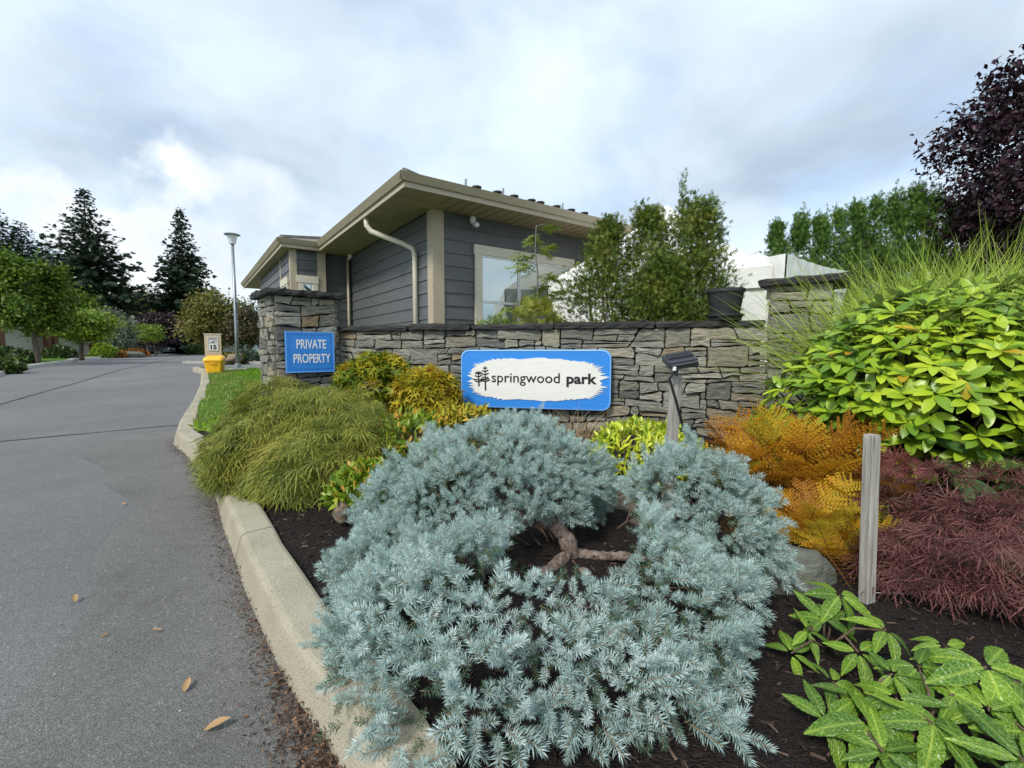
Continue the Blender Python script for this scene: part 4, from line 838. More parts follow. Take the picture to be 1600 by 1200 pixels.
LM = dict(
    spruce=leafmat('blue_spruce_needles', [(.22, .33, .30), (.40, .53, .50), (.56, .68, .655), (.70, .79, .78)], .22, .55, .2, .5, 16, None, True),
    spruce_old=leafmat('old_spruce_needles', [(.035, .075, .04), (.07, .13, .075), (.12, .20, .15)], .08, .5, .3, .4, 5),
    lace_green=leafmat('green_laceleaf', [(.055, .09, .014), (.17, .21, .03), (.30, .31, .05), (.42, .34, .08)], .28, .5, .3, .5, 3.2),
    lime=leafmat('lime_leaf', [(.24, .42, .03), (.40, .55, .04)], .3), gold=leafmat('golden_maple_leaf', [(.05, .11, .015), (.15, .22, .02), (.42, .38, .025), (.60, .34, .03)], .28, .45, .3, .5, 4),
    amber=leafmat('amber_maple_leaf', [(.14, .17, .02), (.36, .34, .025), (.56, .43, .03), (.56, .29, .05)], .28, .45, .3, .5, 4),
    heath=leafmat('low_shrub_leaf', [(.04, .10, .012), (.12, .22, .016), (.24, .34, .02), (.34, .32, .03)], .25, .4, .4, .5, 4), heath_tip=leafmat('orange_shrub_tip', [(.42, .22, .03), (.50, .28, .04), (.40, .30, .05)], .25),
    euonymus=leafmat('variegated_euonymus_leaf', [(.10, .20, .012), (.40, .50, .025), (.62, .66, .05), (.68, .72, .14)], .25, .35, .45, .3, 5),
    fern=leafmat('golden_fern', [(.18, .075, .015), (.40, .17, .015), (.60, .31, .02), (.48, .37, .03), (.20, .24, .035)], .3, .55, .2, .25, 4, None, True), fern_rust=leafmat('rusty_fern', [(.13, .05, .02), (.32, .13, .02), (.55, .28, .02)], .25, .6, .2, .25, 4, None, True), fern_stem=plain('fern_stem', (.16, .075, .03), .6, .3),
    rhodo=leafmat('rhododendron_leaf', [(.05, .13, .018), (.17, .30, .02), (.33, .47, .025), (.52, .61, .035)], .22, .34, .45, .5, 1.6, (.20, .26, .08)), rhodo_dark=leafmat('shaded_rhododendron_leaf', [(.03, .075, .02), (.055, .12, .025), (.09, .17, .035)], .12, .34, .45, .3, 2, (.08, .11, .05)), rhodo_old=leafmat('yellowed_rhododendron_leaf', [(.55, .30, .02), (.50, .40, .03), (.40, .16, .02)], .25),  # dark stops and the shaded leaf colour paint in shade between rhododendron leaves
    purple_lace=leafmat('purple_laceleaf', [(.032, .012, .013), (.10, .036, .036), (.20, .08, .07), (.13, .09, .06)], .22, .55, .25, .5, 4), pink_lace=leafmat('pink_laceleaf', [(.26, .07, .075), (.34, .12, .11)], .3),
    cedar=leafmat('cedar_foliage', [(.022, .05, .009), (.065, .115, .015), (.16, .22, .028), (.24, .17, .045)], .12, .55, .25, .5, 3), hedge=leafmat('green_hedge_foliage', [(.035, .085, .016), (.085, .165, .028), (.16, .26, .045)], .12, .55, .25, .45, 2),
    plum=leafmat('purple_plum_leaf', [(.012, .007, .012), (.03, .012, .020), (.06, .022, .032)], .15, .5, .3, .4, 2), feather=leafmat('feathery_leaf', [(.10, .17, .02), (.20, .27, .04), (.30, .36, .07)], .3, .5, .3, .4, 4), feather_yellow=leafmat('yellow_fern_shrub', [(.20, .24, .03), (.36, .36, .05)], .3),
    grass=leafmat('tall_grass_blade', [(.20, .32, .035), (.38, .52, .06), (.52, .62, .12), (.60, .64, .24)], .3, .45, .3, .4, 2), dry=leafmat('dry_grass_blade', [(.30, .22, .12), (.46, .36, .21), (.36, .24, .10)], .25), turf=leafmat('turf_blade', [(.09, .21, .014), (.17, .35, .022), (.27, .45, .035)], .25, .5, .25, .5, 1.5), turf_dry=leafmat('faded_turf_blade', [(.13, .20, .03), (.24, .29, .05), (.32, .32, .09)], .25),
    fir=leafmat('dark_fir', [(.016, .034, .018), (.034, .062, .034), (.062, .10, .052)], .08, .6, .2, .5, .35), tree=leafmat('street_tree_leaf', [(.04, .085, .010), (.10, .17, .014), (.20, .27, .022)], .25, .5, .3, .55, .6), tree_bright=leafmat('bright_tree_leaf', [(.07, .14, .012), (.18, .27, .02), (.28, .36, .03)], .25, .5, .3, .5, .7), silver=leafmat('silver_tree_leaf', [(.10, .13, .085), (.20, .23, .15), (.28, .30, .20)], .2, .55, .3, .5, .6), olive=leafmat('olive_tree_leaf', [(.07, .085, .014), (.15, .15, .025), (.22, .17, .035)], .22, .5, .3, .55, .6), red_tree=leafmat('reddish_green_leaf', [(.03, .04, .015), (.07, .07, .02), (.11, .05, .03)], .2), maroon=leafmat('maroon_tree_leaf', [(.025, .012, .018), (.06, .026, .036)], .15), bush=leafmat('dark_bush_leaf', [(.02, .045, .010), (.05, .09, .016), (.09, .13, .025)], .18), glaucous=leafmat('grey_green_bush', [(.06, .09, .06), (.12, .16, .11)], .15), rustbush=leafmat('rust_groundcover', [(.22, .075, .02), (.36, .15, .03), (.30, .22, .04)], .2))
LM['shoot_stem'] = plain('shoot_stem', (.33, .22, .11), .7, .3); LM['bud'] = plain('shoot_bud', (.50, .36, .20), .7, .3)

# ------------------------------------------------------------------ the blue spruce in front
sp_ = thing('blue_spruce', 'broad silvery blue spruce spreading over the kerb in front', 'shrub', (.1, 2.0, .15))
ELL = [(at(785, 758, 2.72), (.60, .50, .36)), (at(660, 955, 2.1), (.45, .44, .44)), ((-.03, 1.60, .22), (.60, .42, .33)), (at(1080, 885, 2.25), (.39, .38, .54)), ((.50, 1.70, .25), (.40, .34, .30)), (at(895, 800, 2.85), (.24, .22, .22)), (at(725, 850, 2.35), (.42, .36, .42)), (at(1105, 990, 1.95), (.26, .28, .30)), ((-.34, 1.52, .20), (.25, .30, .28)), ((.30, 1.40, .16), (.32, .24, .25)), (at(655, 815, 2.5), (.32, .3, .30)), (at(800, 985, 1.85), (.36, .30, .21)), (at(965, 1000, 1.85), (.30, .26, .22)), (at(890, 990, 1.9), (.40, .30, .24)), ((-.17, 1.29, .15), (.26, .22, .24)), ((-.31, 1.38, .16), (.24, .20, .24)), ((-.42, 1.33, .12), (.17, .17, .20)), (at(1085, 760, 2.35), (.20, .2, .18))]
def spruce_points(scale, spacing, n):
    PP = []; NN = []
    for i, (c, r) in enumerate(ELL):
        d = rdir(n); k = lumpy(d, .10, 40 + i, 5) * scale; r = V3(*r); P = V3(*c) + d * r * k[:, None]; N = nrm(d / r); ok = (N[:, 2] > -.55) & cull(P, N, .45)
        for j, (c2, r2) in enumerate(ELL):
            if j != i: ok &= (((P - V3(*c2)) / V3(*r2)) ** 2).sum(-1) > (scale * .93) ** 2
        PP.append(P[ok]); NN.append(N[ok])
    P = np.concatenate(PP); N = np.concatenate(NN); ok = P[:, 2] > gz(P[:, 0], P[:, 1]) + .03
    # the opening in the middle where the bare limbs show, and the thin patch low in front
    u, v = proj(P)
    hole = lambda cu, cv, ru, rv, D0, D1: (((u - cu) / ru) ** 2 + ((v - cv) / rv) ** 2 < 1) & (P[:, 1] > D0) & (P[:, 1] < D1)
    ok &= ~(hole(876, 862, 96, 52, 1.2, 2.60) | hole(946, 900, 30, 22, 1.2, 2.9) | hole(972, 830, 34, 62, 1.2, 3.3))
    ok &= ~(hole(745, 1058, 34, 20, 1, 1.9) | hole(885, 1088, 40, 16, 1, 1.9) | hole(650, 1000, 20, 16, 1, 1.9) & (rng.random(len(P)) < .7))
    gap = sum(np.sin(P @ k + f) for k, f in ((V3(17, 5, 9), 1), (V3(-6, 14, 13), 2.2), (V3(9, -11, 19), .4), (V3(4, 21, -8), 3))) 
    if scale > .95: ok &= gap > -1.9
    P, N = P[ok], N[ok]; perm = rng.permutation(len(P)); P, N = P[perm], N[perm]; grid = {}; keep = []
    for i, p in enumerate(P):
        g = tuple((p / spacing).astype(int)); good = True
        for a in (-1, 0, 1):
            for b in (-1, 0, 1):
                for c in (-1, 0, 1):
                    for q in grid.get((g[0] + a, g[1] + b, g[2] + c), ()):
                        if ((P[q] - p) ** 2).sum() < spacing ** 2: good = False
        if good: keep.append(i); grid.setdefault(g, []).append(i)
    return P[keep], N[keep]
SHOOT = [P_shoot(92, s, .34 + .04 * (s % 2), .032, .04 + .07 * (s % 3)) for s in range(5)]
P, N = spruce_points(1.0, .0365, 34000)
ci = []
for i in range(len(P)):                                    # boughs: shoots swell round each branch end and sink between them
    if all(((P[j] - P[i]) ** 2).sum() > .165 ** 2 for j in ci): ci.append(i)
dd = np.linalg.norm(P[:, None] - P[ci][None], axis=2); nc = dd.argmin(1); dm = dd.min(1); P = P + N * (.040 * (1 - (dm / .10) ** 2)).clip(-.045, .040)[:, None]; N = nrm(N + (P - P[ci][nc]) * 5.5)
side = nrm(N * V3(1, 1, .0) + V3(1e-4, 0, 0)); D = jit(N * .88 + side * .16 + V3(0, 0, .16), .27); sz = rng.uniform(.06, .108, len(P))
P0 = P - D * sz[:, None] * .62
tu, tv = proj(P); tips = rng.choice(np.where((N[:, 2] > -.2) & ~((tu > 770) & (tu < 1000) & (tv > 790) & (tv < 990)))[0], 150, replace=False); EP = []; ED = []; ES = []          # longer branch ends breaking the outline
for i in tips:
    b = nrm(N[i] * .8 + V3(0, 0, .2) + rng.normal(size=3) * .22); s_ = nrm(np.cross(b, rng.normal(size=3))); L_2 = rng.uniform(.06, .09)
    for o_, dd in ((.30, b), (.95, nrm(b + rng.normal(size=3) * .15)), (.55, nrm(b * .6 + s_ * .8)), (.6, nrm(b * .6 - s_ * .8))): EP.append(P[i] + b * L_2 * (o_ - .45)); ED.append(dd); ES.append(L_2 * rng.uniform(.75, 1.05))
P0 = np.concatenate([P0, EP]); P = np.concatenate([P, EP]); D = np.concatenate([D, ED]); sz = np.concatenate([sz, ES])
ok = P[:, 0] > np.interp(P[:, 1], ky[:, 1], ky[:, 0]) + .05; P0, P, D, sz = P0[ok], P[ok], D[ok], sz[ok]
order = np.argsort(((P - V3(0, 0, EYE)) ** 2).sum(-1)); mats = [LM['spruce'], LM['shoot_stem'], LM['bud']]
meshes = [proto_mesh('shoot', p, mats) for p in SHOOT]; near = order[:300]; far = order[300:]
for i in near: place('shoot', meshes[int(rng.integers(5))], sp_, Vector(P0[i]), D[i], V3(0, .1, 1) + rng.normal(size=3) * .2, float(sz[i]))
q = rng.integers(0, 5, len(far)); U = jit(np.tile(V3(0, 0, 1.), (len(far), 1)), .2)
stuff(bake('foliage', [(SHOOT[k], P0[far][q == k], D[far][q == k], U[q == k], sz[far][q == k]) for k in range(5)], mats, sp_))
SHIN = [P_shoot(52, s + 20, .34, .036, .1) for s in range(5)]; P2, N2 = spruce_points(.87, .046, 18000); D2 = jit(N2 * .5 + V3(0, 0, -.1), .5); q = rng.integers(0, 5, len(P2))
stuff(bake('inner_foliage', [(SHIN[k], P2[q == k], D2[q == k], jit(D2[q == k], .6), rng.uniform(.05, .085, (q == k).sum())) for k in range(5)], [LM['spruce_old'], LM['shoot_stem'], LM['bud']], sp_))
print('spruce shoots', len(P), len(P2))
def limb(pts, r, name='limb', m='barkpink'):
    mb = MB(); pts = [Vector(p) for p in pts]; dense = []
    for i in range(len(pts) - 1):
        for k in range(5):
            t = k / 5; a = pts[max(i - 1, 0)]; b, c = pts[i], pts[i + 1]; d = pts[min(i + 2, len(pts) - 1)]; dense.append(.5 * ((2 * b) + (c - a) * t + (2 * a - 5 * b + 4 * c - d) * t * t + (-a + 3 * b - 3 * c + d) * t ** 3))
    dense.append(pts[-1]); n = len(dense); rs = [np.interp(i / (n - 1), np.linspace(0, 1, len(r)), r) * random.uniform(.80, 1.22) for i in range(n)]; mb.tube(dense, rs, 10); return mb.build(name, M[m], sp_, smooth=True)
J = at(893, 862, 2.28)
limb([at(790, 800, 2.45), at(832, 815, 2.38), at(860, 818, 2.32), at(880, 835, 2.29), J, at(893, 900, 2.32), at(885, 960, 2.45)], [.028, .036, .033, .038, .042, .036, .034], 'trunk')
limb([J, at(872, 880, 2.2), at(850, 897, 2.12), at(828, 908, 2.05), at(790, 930, 2.0)], [.028, .030, .029, .028, .024]); limb([J, at(920, 868, 2.26), at(950, 869, 2.24), at(985, 870, 2.22), at(1040, 880, 2.2)], [.029, .027, .024, .022, .018])
limb([at(885, 905, 2.3), at(912, 893, 2.12), at(930, 913, 2.08), at(948, 925, 2.06), at(985, 928, 2.05)], [.018, .018, .017, .02, .016]); limb([J, at(868, 858, 2.4), at(840, 852, 2.5), at(780, 860, 2.6)], [.02, .018, .016, .01])
mb = MB()
for k in range(22):
    i = int(rng.integers(len(P2))); e = Vector(P2[i]); a = J.lerp(e, random.uniform(.25, .55)) + Vector((0, 0, -.08)); trunk(mb, a, e, .005, .002, 5, .06, 5)
for k in range(26):
    a = at(random.uniform(700, 940), random.uniform(1040, 1110), 1.95); trunk(mb, a, a + Vector((random.uniform(-.2, .2), random.uniform(-.25, .05), random.uniform(-.06, .12))), .006, .002, 5, .05, 4)
stuff(mb.build('twigs', M['twig'], sp_, smooth=True))
for (u, v, D_) in ((862, 1040, 1.5), (655, 1062, 1.55), (790, 905, 2.0), (1008, 1062, 1.55), (640, 1050, 1.5), (585, 1085, 1.5), (668, 1075, 1.5), (720, 990, 1.7), (600, 1120, 1.42), (830, 1110, 1.4), (1010, 960, 1.65), (745, 1020, 1.62)):          # dried shoots
    place('dry_shoot', proto_mesh('dry_shoot', P_shoot(40, 9, .16, .02), [LM['fern'], LM['shoot_stem'], LM['bud']]), sp_, at(u, v, D_), V3(-.5, -.4, -.3), V3(0, 0, 1), .07)

# ------------------------------------------------------------------ green laceleaf maple by the kerb
LACE = [P_lace(7, s) for s in range(4)]
def lace_mound(label, c, r, n, mat, size, zmin, seed, name='laceleaf_maple', extra=None, amp=.10, smat='barkgrey', down=-.35):
    c = Vector(c); t = thing(name, label, 'shrub', (c.x, c.y, zmin)); P, N = shell(n, c, r, .70, amp, seed, zmin + .02, down); k = cull(P, N, .5); P, N = P[k], N[k]
    hz = nrm(N * V3(1, 1, 0) + V3(0, 0, 1e-3)); D = jit(hz * .75 + V3(0, 0, -.55) * (1 - .5 * N[:, 2:3]), .33); U = jit(N * .9 + V3(0, 0, .6), .35); q = rng.integers(0, 4, len(P)); sz = size * rng.uniform(.7, 1.3, len(P))
    bake('foliage', [(LACE[i], P[q == i], D[q == i], U[q == i], sz[q == i]) for i in range(4)], mat, t)
    mb = MB(); b = Vector((c.x, c.y, zmin - .05))
    for i in range(16):
        a = random.uniform(0, 6.28); mpt = c + Vector((math.cos(a) * r[0] * .35, math.sin(a) * r[1] * .35, r[2] * .45)); e = c + Vector((math.cos(a) * r[0] * .8, math.sin(a) * r[1] * .8, random.uniform(-.3, .2) * r[2])); mb.tube([b, b.lerp(mpt, .6), mpt, mpt.lerp(e, .5) + Vector((0, 0, .04)), e], [.022, .016, .012, .008, .003], 6)
    mb.build('branches', M[smat], t, smooth=True); return t
lm = lace_mound('green weeping laceleaf maple mound in front of the private property pillar', (-1.63, 3.62, .36), (.76, .86, .58), 7000, LM['lace_green'], .125, .28, 5, amp=.17)
P, N = shell(700, at(545, 690, 4.4), (.62, .5, .42), .8, .1, 8, .5); D = jit(N * V3(.7, .7, 0) + V3(0, 0, -.3), .35); bake('upper_foliage', [(LACE[1], P, D, jit(N, .3), .12 * rng.uniform(.7, 1.2, len(P)))], LM['lace_green'], lm)
P, N = shell(90, at(345, 668, 4.2), (.26, .12, .05), .4, .1, 3); bake('lime_sprig', [(P_ell(.3, 4), P, jit(N * .4 + V3(.2, -.3, .2), .4), jit(N, .3), .07 * rng.uniform(.7, 1.2, len(P)))], LM['lime'], lm, 'stuff')

# ------------------------------------------------------------------ shrubs at the foot of the wall
PALM = [P_palm(s) for s in range(3)]
shrub('maple_shrub', 'green and gold maple shrub beside the pillar under the coping', 'shrub', at(588, 612, 5.45), (.40, .34, .44), 1500, PALM, .12, LM['gold'], 'small maples at the wall foot', out=.55, up=-.05, jt=.5, zmin=.45)
shrub('maple_shrub', 'amber orange maple shrub against the wall left of the entrance sign', 'shrub', at(668, 624, 5.15), (.34, .28, .34), 1250, PALM, .105, LM['amber'], 'small maples at the wall foot', out=.55, up=-.05, jt=.5, zmin=.42)
ELLS = [P_ell(.38, 4, .06, .15, 0, .9, s) for s in range(2)]
for u, v, D_, r, lab in ((640, 722, 3.35, (.32, .32, .33), 'yellow green low shrub with orange tips between laceleaf maple and spruce'), (588, 766, 2.78, (.29, .24, .18), 'low olive green shrub spilling toward the tan rock and mulch')):
    c = at(u, v, D_); t = shrub('low_shrub', lab, 'shrub', c, r, 1500, ELLS, .062, LM['heath'], None, out=.5, up=.45, jt=.5, zmin=gzf(c.x, c.y))
    P, N = shell(130, c, tuple(q * 1.02 for q in r), .95, .14, hsh(lab) % 9999, gzf(c.x, c.y) + .05, .0); bake('young_tips', [(ELLS[0], P, jit(N * .4 + V3(0, 0, .6), .4), jit(N, .3), .05 * rng.uniform(.8, 1.2, len(P)))], LM['heath_tip'], t, 'stuff')
c = at(728, 682, 3.9); shrub('low_shrub', 'small orange tipped shrub showing over the spruce below the sign', 'shrub', c, (.38, .25, .30), 800, ELLS, .06, LM['amber'], None, out=.5, up=.45, zmin=gzf(c.x, c.y))
c = at(1005, 722, 3.55); shrub('variegated_euonymus', 'bright yellow green variegated euonymus mound behind the floodlight stake', 'shrub', c, (.42, .34, .33), 2600, ELLS, .062, LM['euonymus'], None, out=.55, up=.5, jt=.5, zmin=gzf(c.x, c.y), amp=.08)
def blades(P, D, L, w, bend, n=6, wind=None):
    """arching blades of grass"""
    N = len(P); t = np.linspace(0, 1, n + 1); D = nrm(D); side = nrm(np.cross(D, rng.normal(size=(N, 3)))); g = np.tile(V3(0, 0, -1.), (N, 1)); hz = nrm(D * V3(1, 1, 0) + rng.normal(size=(N, 3)) * V3(.15, .15, 0))
    if wind is not None: hz = nrm(hz + wind)
    C_ = P[:, None] + D[:, None] * (L[:, None] * t)[:, :, None] + (hz[:, None] * .55 + g[:, None] * .45) * (bend[:, None] * L[:, None] * t ** 2.4)[:, :, None]; ww = (w[:, None] * (1 - t ** 2.2 * .93))[:, :, None] * .5
    V = np.stack([C_ - side[:, None] * ww, C_ + side[:, None] * ww], 2).reshape(N, -1, 3); k = 2 * (n + 1); f = np.array([(2 * i, 2 * i + 1, 2 * i + 3, 2 * i + 2) for i in range(n)]); F_ = (f[None] + (np.arange(N) * k)[:, None, None]).reshape(-1, 4); return V.reshape(-1, 3), F_
def blade_obj(name, V, Fc, mat, parent):
    b = V3(*WL[parent.name]) if parent else V3(0, 0, 0); me = raw_mesh(name, V - b, Fc.ravel(), np.arange(len(Fc)) * 4, np.zeros(len(Fc), int), mat); o = bpy.data.objects.new(name, me); COL.objects.link(o); o.parent = parent; WL[o.name] = Vector(b); return o
def grass_clump(name, label, base, n, L, spread, lean, mat, w, rad=.18, bend=(.2, .8), wind=None):
    t = thing(name, label, 'grass', base); P = V3(*base) + rng.normal(size=(n, 3)) * V3(rad, rad, .0); D = nrm(V3(*lean) + rng.normal(size=(n, 3)) * V3(spread, spread, .08) + V3(0, 0, 1)); V, Fc = blades(P, D, rng.uniform(L[0], L[1], n), w * rng.uniform(.6, 1.2, n), rng.uniform(*bend, n), 7, wind); stuff(blade_obj('blades', V, Fc, mat, t)); return t
g = at(905, 690, 4.1); grass_clump('dry_grass_tuft', 'wispy dry tan grass tuft under the entrance sign', (g.x, g.y, gzf(g.x, g.y)), 170, (.28, .62), .34, (.05, -.1, 0), LM['dry'], .006, .10)
grass_clump('ornamental_grass', 'tall green ornamental grass arching over the far pillar', (3.76, 4.15, .26), 4000, (1.25, 2.3), .28, (-.02, -.05, 0), LM['grass'], .012, .28, (.15, .75))
grass_clump('ornamental_grass', 'second tall ornamental grass leaning over the top of the rhododendron', (4.55, 4.2, .28), 4200, (1.3, 2.5), .30, (.08, -.05, 0), LM['grass'], .012, .32, (.15, .8), V3(.5, 0, 0))

# ------------------------------------------------------------------ rocks
def boulder(label, u, v, D_, r, mat, seed, name='boulder', dz=0.):
    c = at(u, v, D_); g = gzf(c.x, c.y); import bmesh
    bm = bmesh.new(); bmesh.ops.create_icosphere(bm, subdivisions=4, radius=1); d = np.array([q.co[:] for q in bm.verts]); k = lumpy(d, .10, seed, 1.6) * lumpy(d, .03, seed + 1, 6); d2 = np.sign(d) * np.abs(d) ** .86
    for q, s, e in zip(bm.verts, k, d2): q.co = Vector((e[0] * r[0] * s, e[1] * r[1] * s, e[2] * r[2] * s))
    me = bpy.data.meshes.new(name); bm.to_mesh(me); bm.free(); me.materials.append(M[mat]); me.shade_smooth(); o = bpy.data.objects.new(name, me); COL.objects.link(o); o.location = (c.x, c.y, c.z + dz); o.rotation_euler.z = seed; return tag(o, label, 'rock', 'rocks in the planting bed')
boulder('grey green rounded boulder between the spruce and the golden ferns', 1226, 908, 2.12, (.21, .18, .18), 'rock', 3); boulder('reddish brown flat rock behind the spruce opening', 945, 772, 3.3, (.22, .2, .13), 'rock_brown', 5); boulder('pale tan rock below the variegated euonymus', 985, 805, 3.0, (.15, .14, .12), 'rock_tan', 8)
boulder('dark mottled rock in the gap right of the spruce limbs', 1005, 850, 2.75, (.21, .18, .15), 'rock_brown', 12); boulder('small tan rock at the edge of the low olive shrub', 534, 800, 2.62, (.055, .05, .06), 'rock_tan', 15)

# ------------------------------------------------------------------ rhododendron
rh = thing('rhododendron', 'large glossy yellow green rhododendron under the ornamental grass', 'shrub', (3.0, 3.3, .28)); RL = [P_ell(.42, 7, .05, .10 + .08 * s, 0, .92, s, .52) for s in range(4)]
def whorls(P, N, n=9, L=(.10, .15), open_=.55):
    A = []; Dd = []; Uu = []; Sz = []
    for p, nn in zip(P, N):
        ax = nrm(nn * .7 + V3(0, 0, .6) + rng.normal(size=3) * .18); x = nrm(np.cross(ax, V3(.3, .9, .1))); y = np.cross(ax, x); m = int(n + rng.integers(-2, 3)); a0 = rng.uniform(0, 6.28)
        for k in range(m):
            a = a0 + 2 * math.pi * k / m + rng.uniform(-.2, .2); el = rng.uniform(-.1, open_) if k % 3 else rng.uniform(.3, .9); o = x * math.cos(a) + y * math.sin(a); d = nrm(o * math.cos(el) + ax * math.sin(el)); A.append(p + d * .012); Dd.append(d); Uu.append(nrm(ax * math.cos(el) - o * math.sin(el))); Sz.append(rng.uniform(*L))
    return np.array(A), np.array(Dd), np.array(Uu), np.array(Sz)
RC, RR = at(1500, 665, 3.5), (1.42, .95, 1.02)
P, N = shell(3600, RC, RR, .93, .06, 21, .35, -.5); k = cull(P, N, .15); u, v = proj(P)
k &= (v < 715 + (u - 1300) * .22) & (u < 1900) & (P[:, 1] > 2.25); P, N = P[k], N[k]
def thin(P, N, d):
    keep = []
    for i, p in enumerate(P):
        if all(((P[j] - p) ** 2).sum() > d * d for j in keep): keep.append(i)
    return P[keep], N[keep]
P, N = thin(P, N, .098); A, Dd, Uu, Sz = whorls(P, N); print('rhodo whorls', len(P), len(A))
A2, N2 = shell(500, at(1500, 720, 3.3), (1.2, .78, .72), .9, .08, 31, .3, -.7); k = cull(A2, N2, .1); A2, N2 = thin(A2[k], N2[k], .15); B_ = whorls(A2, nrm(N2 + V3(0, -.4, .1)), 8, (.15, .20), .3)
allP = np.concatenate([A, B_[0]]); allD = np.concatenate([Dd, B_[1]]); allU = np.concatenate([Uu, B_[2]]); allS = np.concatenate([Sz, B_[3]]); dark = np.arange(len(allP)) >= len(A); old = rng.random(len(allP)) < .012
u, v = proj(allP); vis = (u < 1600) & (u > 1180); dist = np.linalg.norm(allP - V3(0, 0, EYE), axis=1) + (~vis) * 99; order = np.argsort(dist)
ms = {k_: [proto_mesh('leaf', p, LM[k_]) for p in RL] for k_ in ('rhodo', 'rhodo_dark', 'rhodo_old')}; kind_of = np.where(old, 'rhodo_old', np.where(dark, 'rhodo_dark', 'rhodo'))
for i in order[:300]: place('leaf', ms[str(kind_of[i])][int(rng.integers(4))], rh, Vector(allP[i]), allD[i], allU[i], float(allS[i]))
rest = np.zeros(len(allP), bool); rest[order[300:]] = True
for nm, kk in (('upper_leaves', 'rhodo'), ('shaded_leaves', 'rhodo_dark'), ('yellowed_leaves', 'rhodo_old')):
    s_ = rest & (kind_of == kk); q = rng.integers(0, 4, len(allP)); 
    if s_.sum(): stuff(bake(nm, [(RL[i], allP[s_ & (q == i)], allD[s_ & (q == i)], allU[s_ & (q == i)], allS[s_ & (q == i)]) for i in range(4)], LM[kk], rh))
mb = MB(); b0 = Vector((3.1, 3.4, .25))
for i in range(0, len(P), 2):
    e = Vector(P[i]); mpt = b0.lerp(e, .55) + Vector((0, 0, -.12)); mb.tube([b0 + Vector((random.uniform(-.2, .2), random.uniform(-.2, .2), 0)), mpt, e.lerp(mpt, .3), e], [.022, .012, .008, .005], 5)
for i in range(0, len(A2), 2): e = Vector(A2[i]); mb.tube([b0, b0.lerp(e, .5) + Vector((0, 0, -.06)), e], [.02, .012, .006], 5)
mb.build('branches', M['bark'], rh, smooth=True)

# ------------------------------------------------------------------ golden ferns
FR = [P_frond(17, s, .25 + .15 * s) for s in range(4)]
def fern(label, base, n, L, mat, up, az=None):
    t = thing('fern', label, 'fern', base, 'golden ferns right of the spruce'); mm = [proto_mesh('frond', p, [LM[mat], LM['fern_stem']]) for p in FR]
    for i in range(n):
        a = random.uniform(0, 6.28) if az is None else random.uniform(*az); e = random.uniform(*up); d = V3(math.cos(a) * math.cos(e), math.sin(a) * math.cos(e), math.sin(e)); uu = V3(-math.cos(a) * math.sin(e), -math.sin(a) * math.sin(e), math.cos(e)) + rng.normal(size=3) * .55
        place('frond', mm[i % 4], t, Vector(base) + Vector((random.uniform(-.09, .09), random.uniform(-.09, .09), random.uniform(0, .04))), d, uu, random.uniform(*L))
    return t
def on(u, v, D_): p = at(u, v, D_); return (p.x, p.y, gzf(p.x, p.y))
fern('golden orange fern with upright fronds beneath the rhododendron', on(1262, 800, 3.0), 44, (.42, .80), 'fern', (.75, 1.45)); fern('yellow orange fern in front reaching toward the boulder', on(1270, 860, 2.45), 36, (.28, .48), 'fern', (.35, 1.2)); fern('rusty brown fern against the foot of the stone wall', on(1160, 720, 3.9), 32, (.35, .65), 'fern_rust', (.5, 1.3)); fern('amber fern between the euonymus and the rhododendron', on(1165, 770, 3.3), 34, (.34, .60), 'fern', (.4, 1.25)); fern('low golden fern at the foot of the tall stake near the boulder', on(1318, 905, 2.25), 16, (.2, .36), 'fern', (.2, 1.1)); fern('small yellowing fern beside the tall stake', on(1385, 860, 2.5), 22, (.22, .42), 'fern', (.2, .9)); fern('rust and gold fern behind the tall stake', on(1340, 790, 2.9), 30, (.3, .56), 'fern_rust', (.3, 1.2))

# ------------------------------------------------------------------ purple laceleaf maple
pl = lace_mound('low purple red laceleaf maple sprawling behind the hellebores', at(1568, 905, 2.0), (.62, .42, .29), 2000, LM['purple_lace'], .10, .22, 9, smat='barkpink', amp=.12, down=-.2)
P, N = shell(380, at(1515, 768, 2.5), (.55, .3, .16), .6, .15, 12); bake('upper_foliage', [(LACE[2], P, jit(N * .5 + V3(0, -.2, -.2), .4), jit(N, .4), .11 * rng.uniform(.7, 1.2, len(P)))], LM['purple_lace'], pl)
P, N = shell(24, at(1412, 728, 2.3), (.08, .05, .05), .5, .1, 12); bake('pink_foliage', [(LACE[1], P, jit(N + V3(-.2, -.3, 0), .4), jit(N, .4), .10 * rng.uniform(.7, 1.2, len(P)))], LM['pink_lace'], pl, 'stuff')

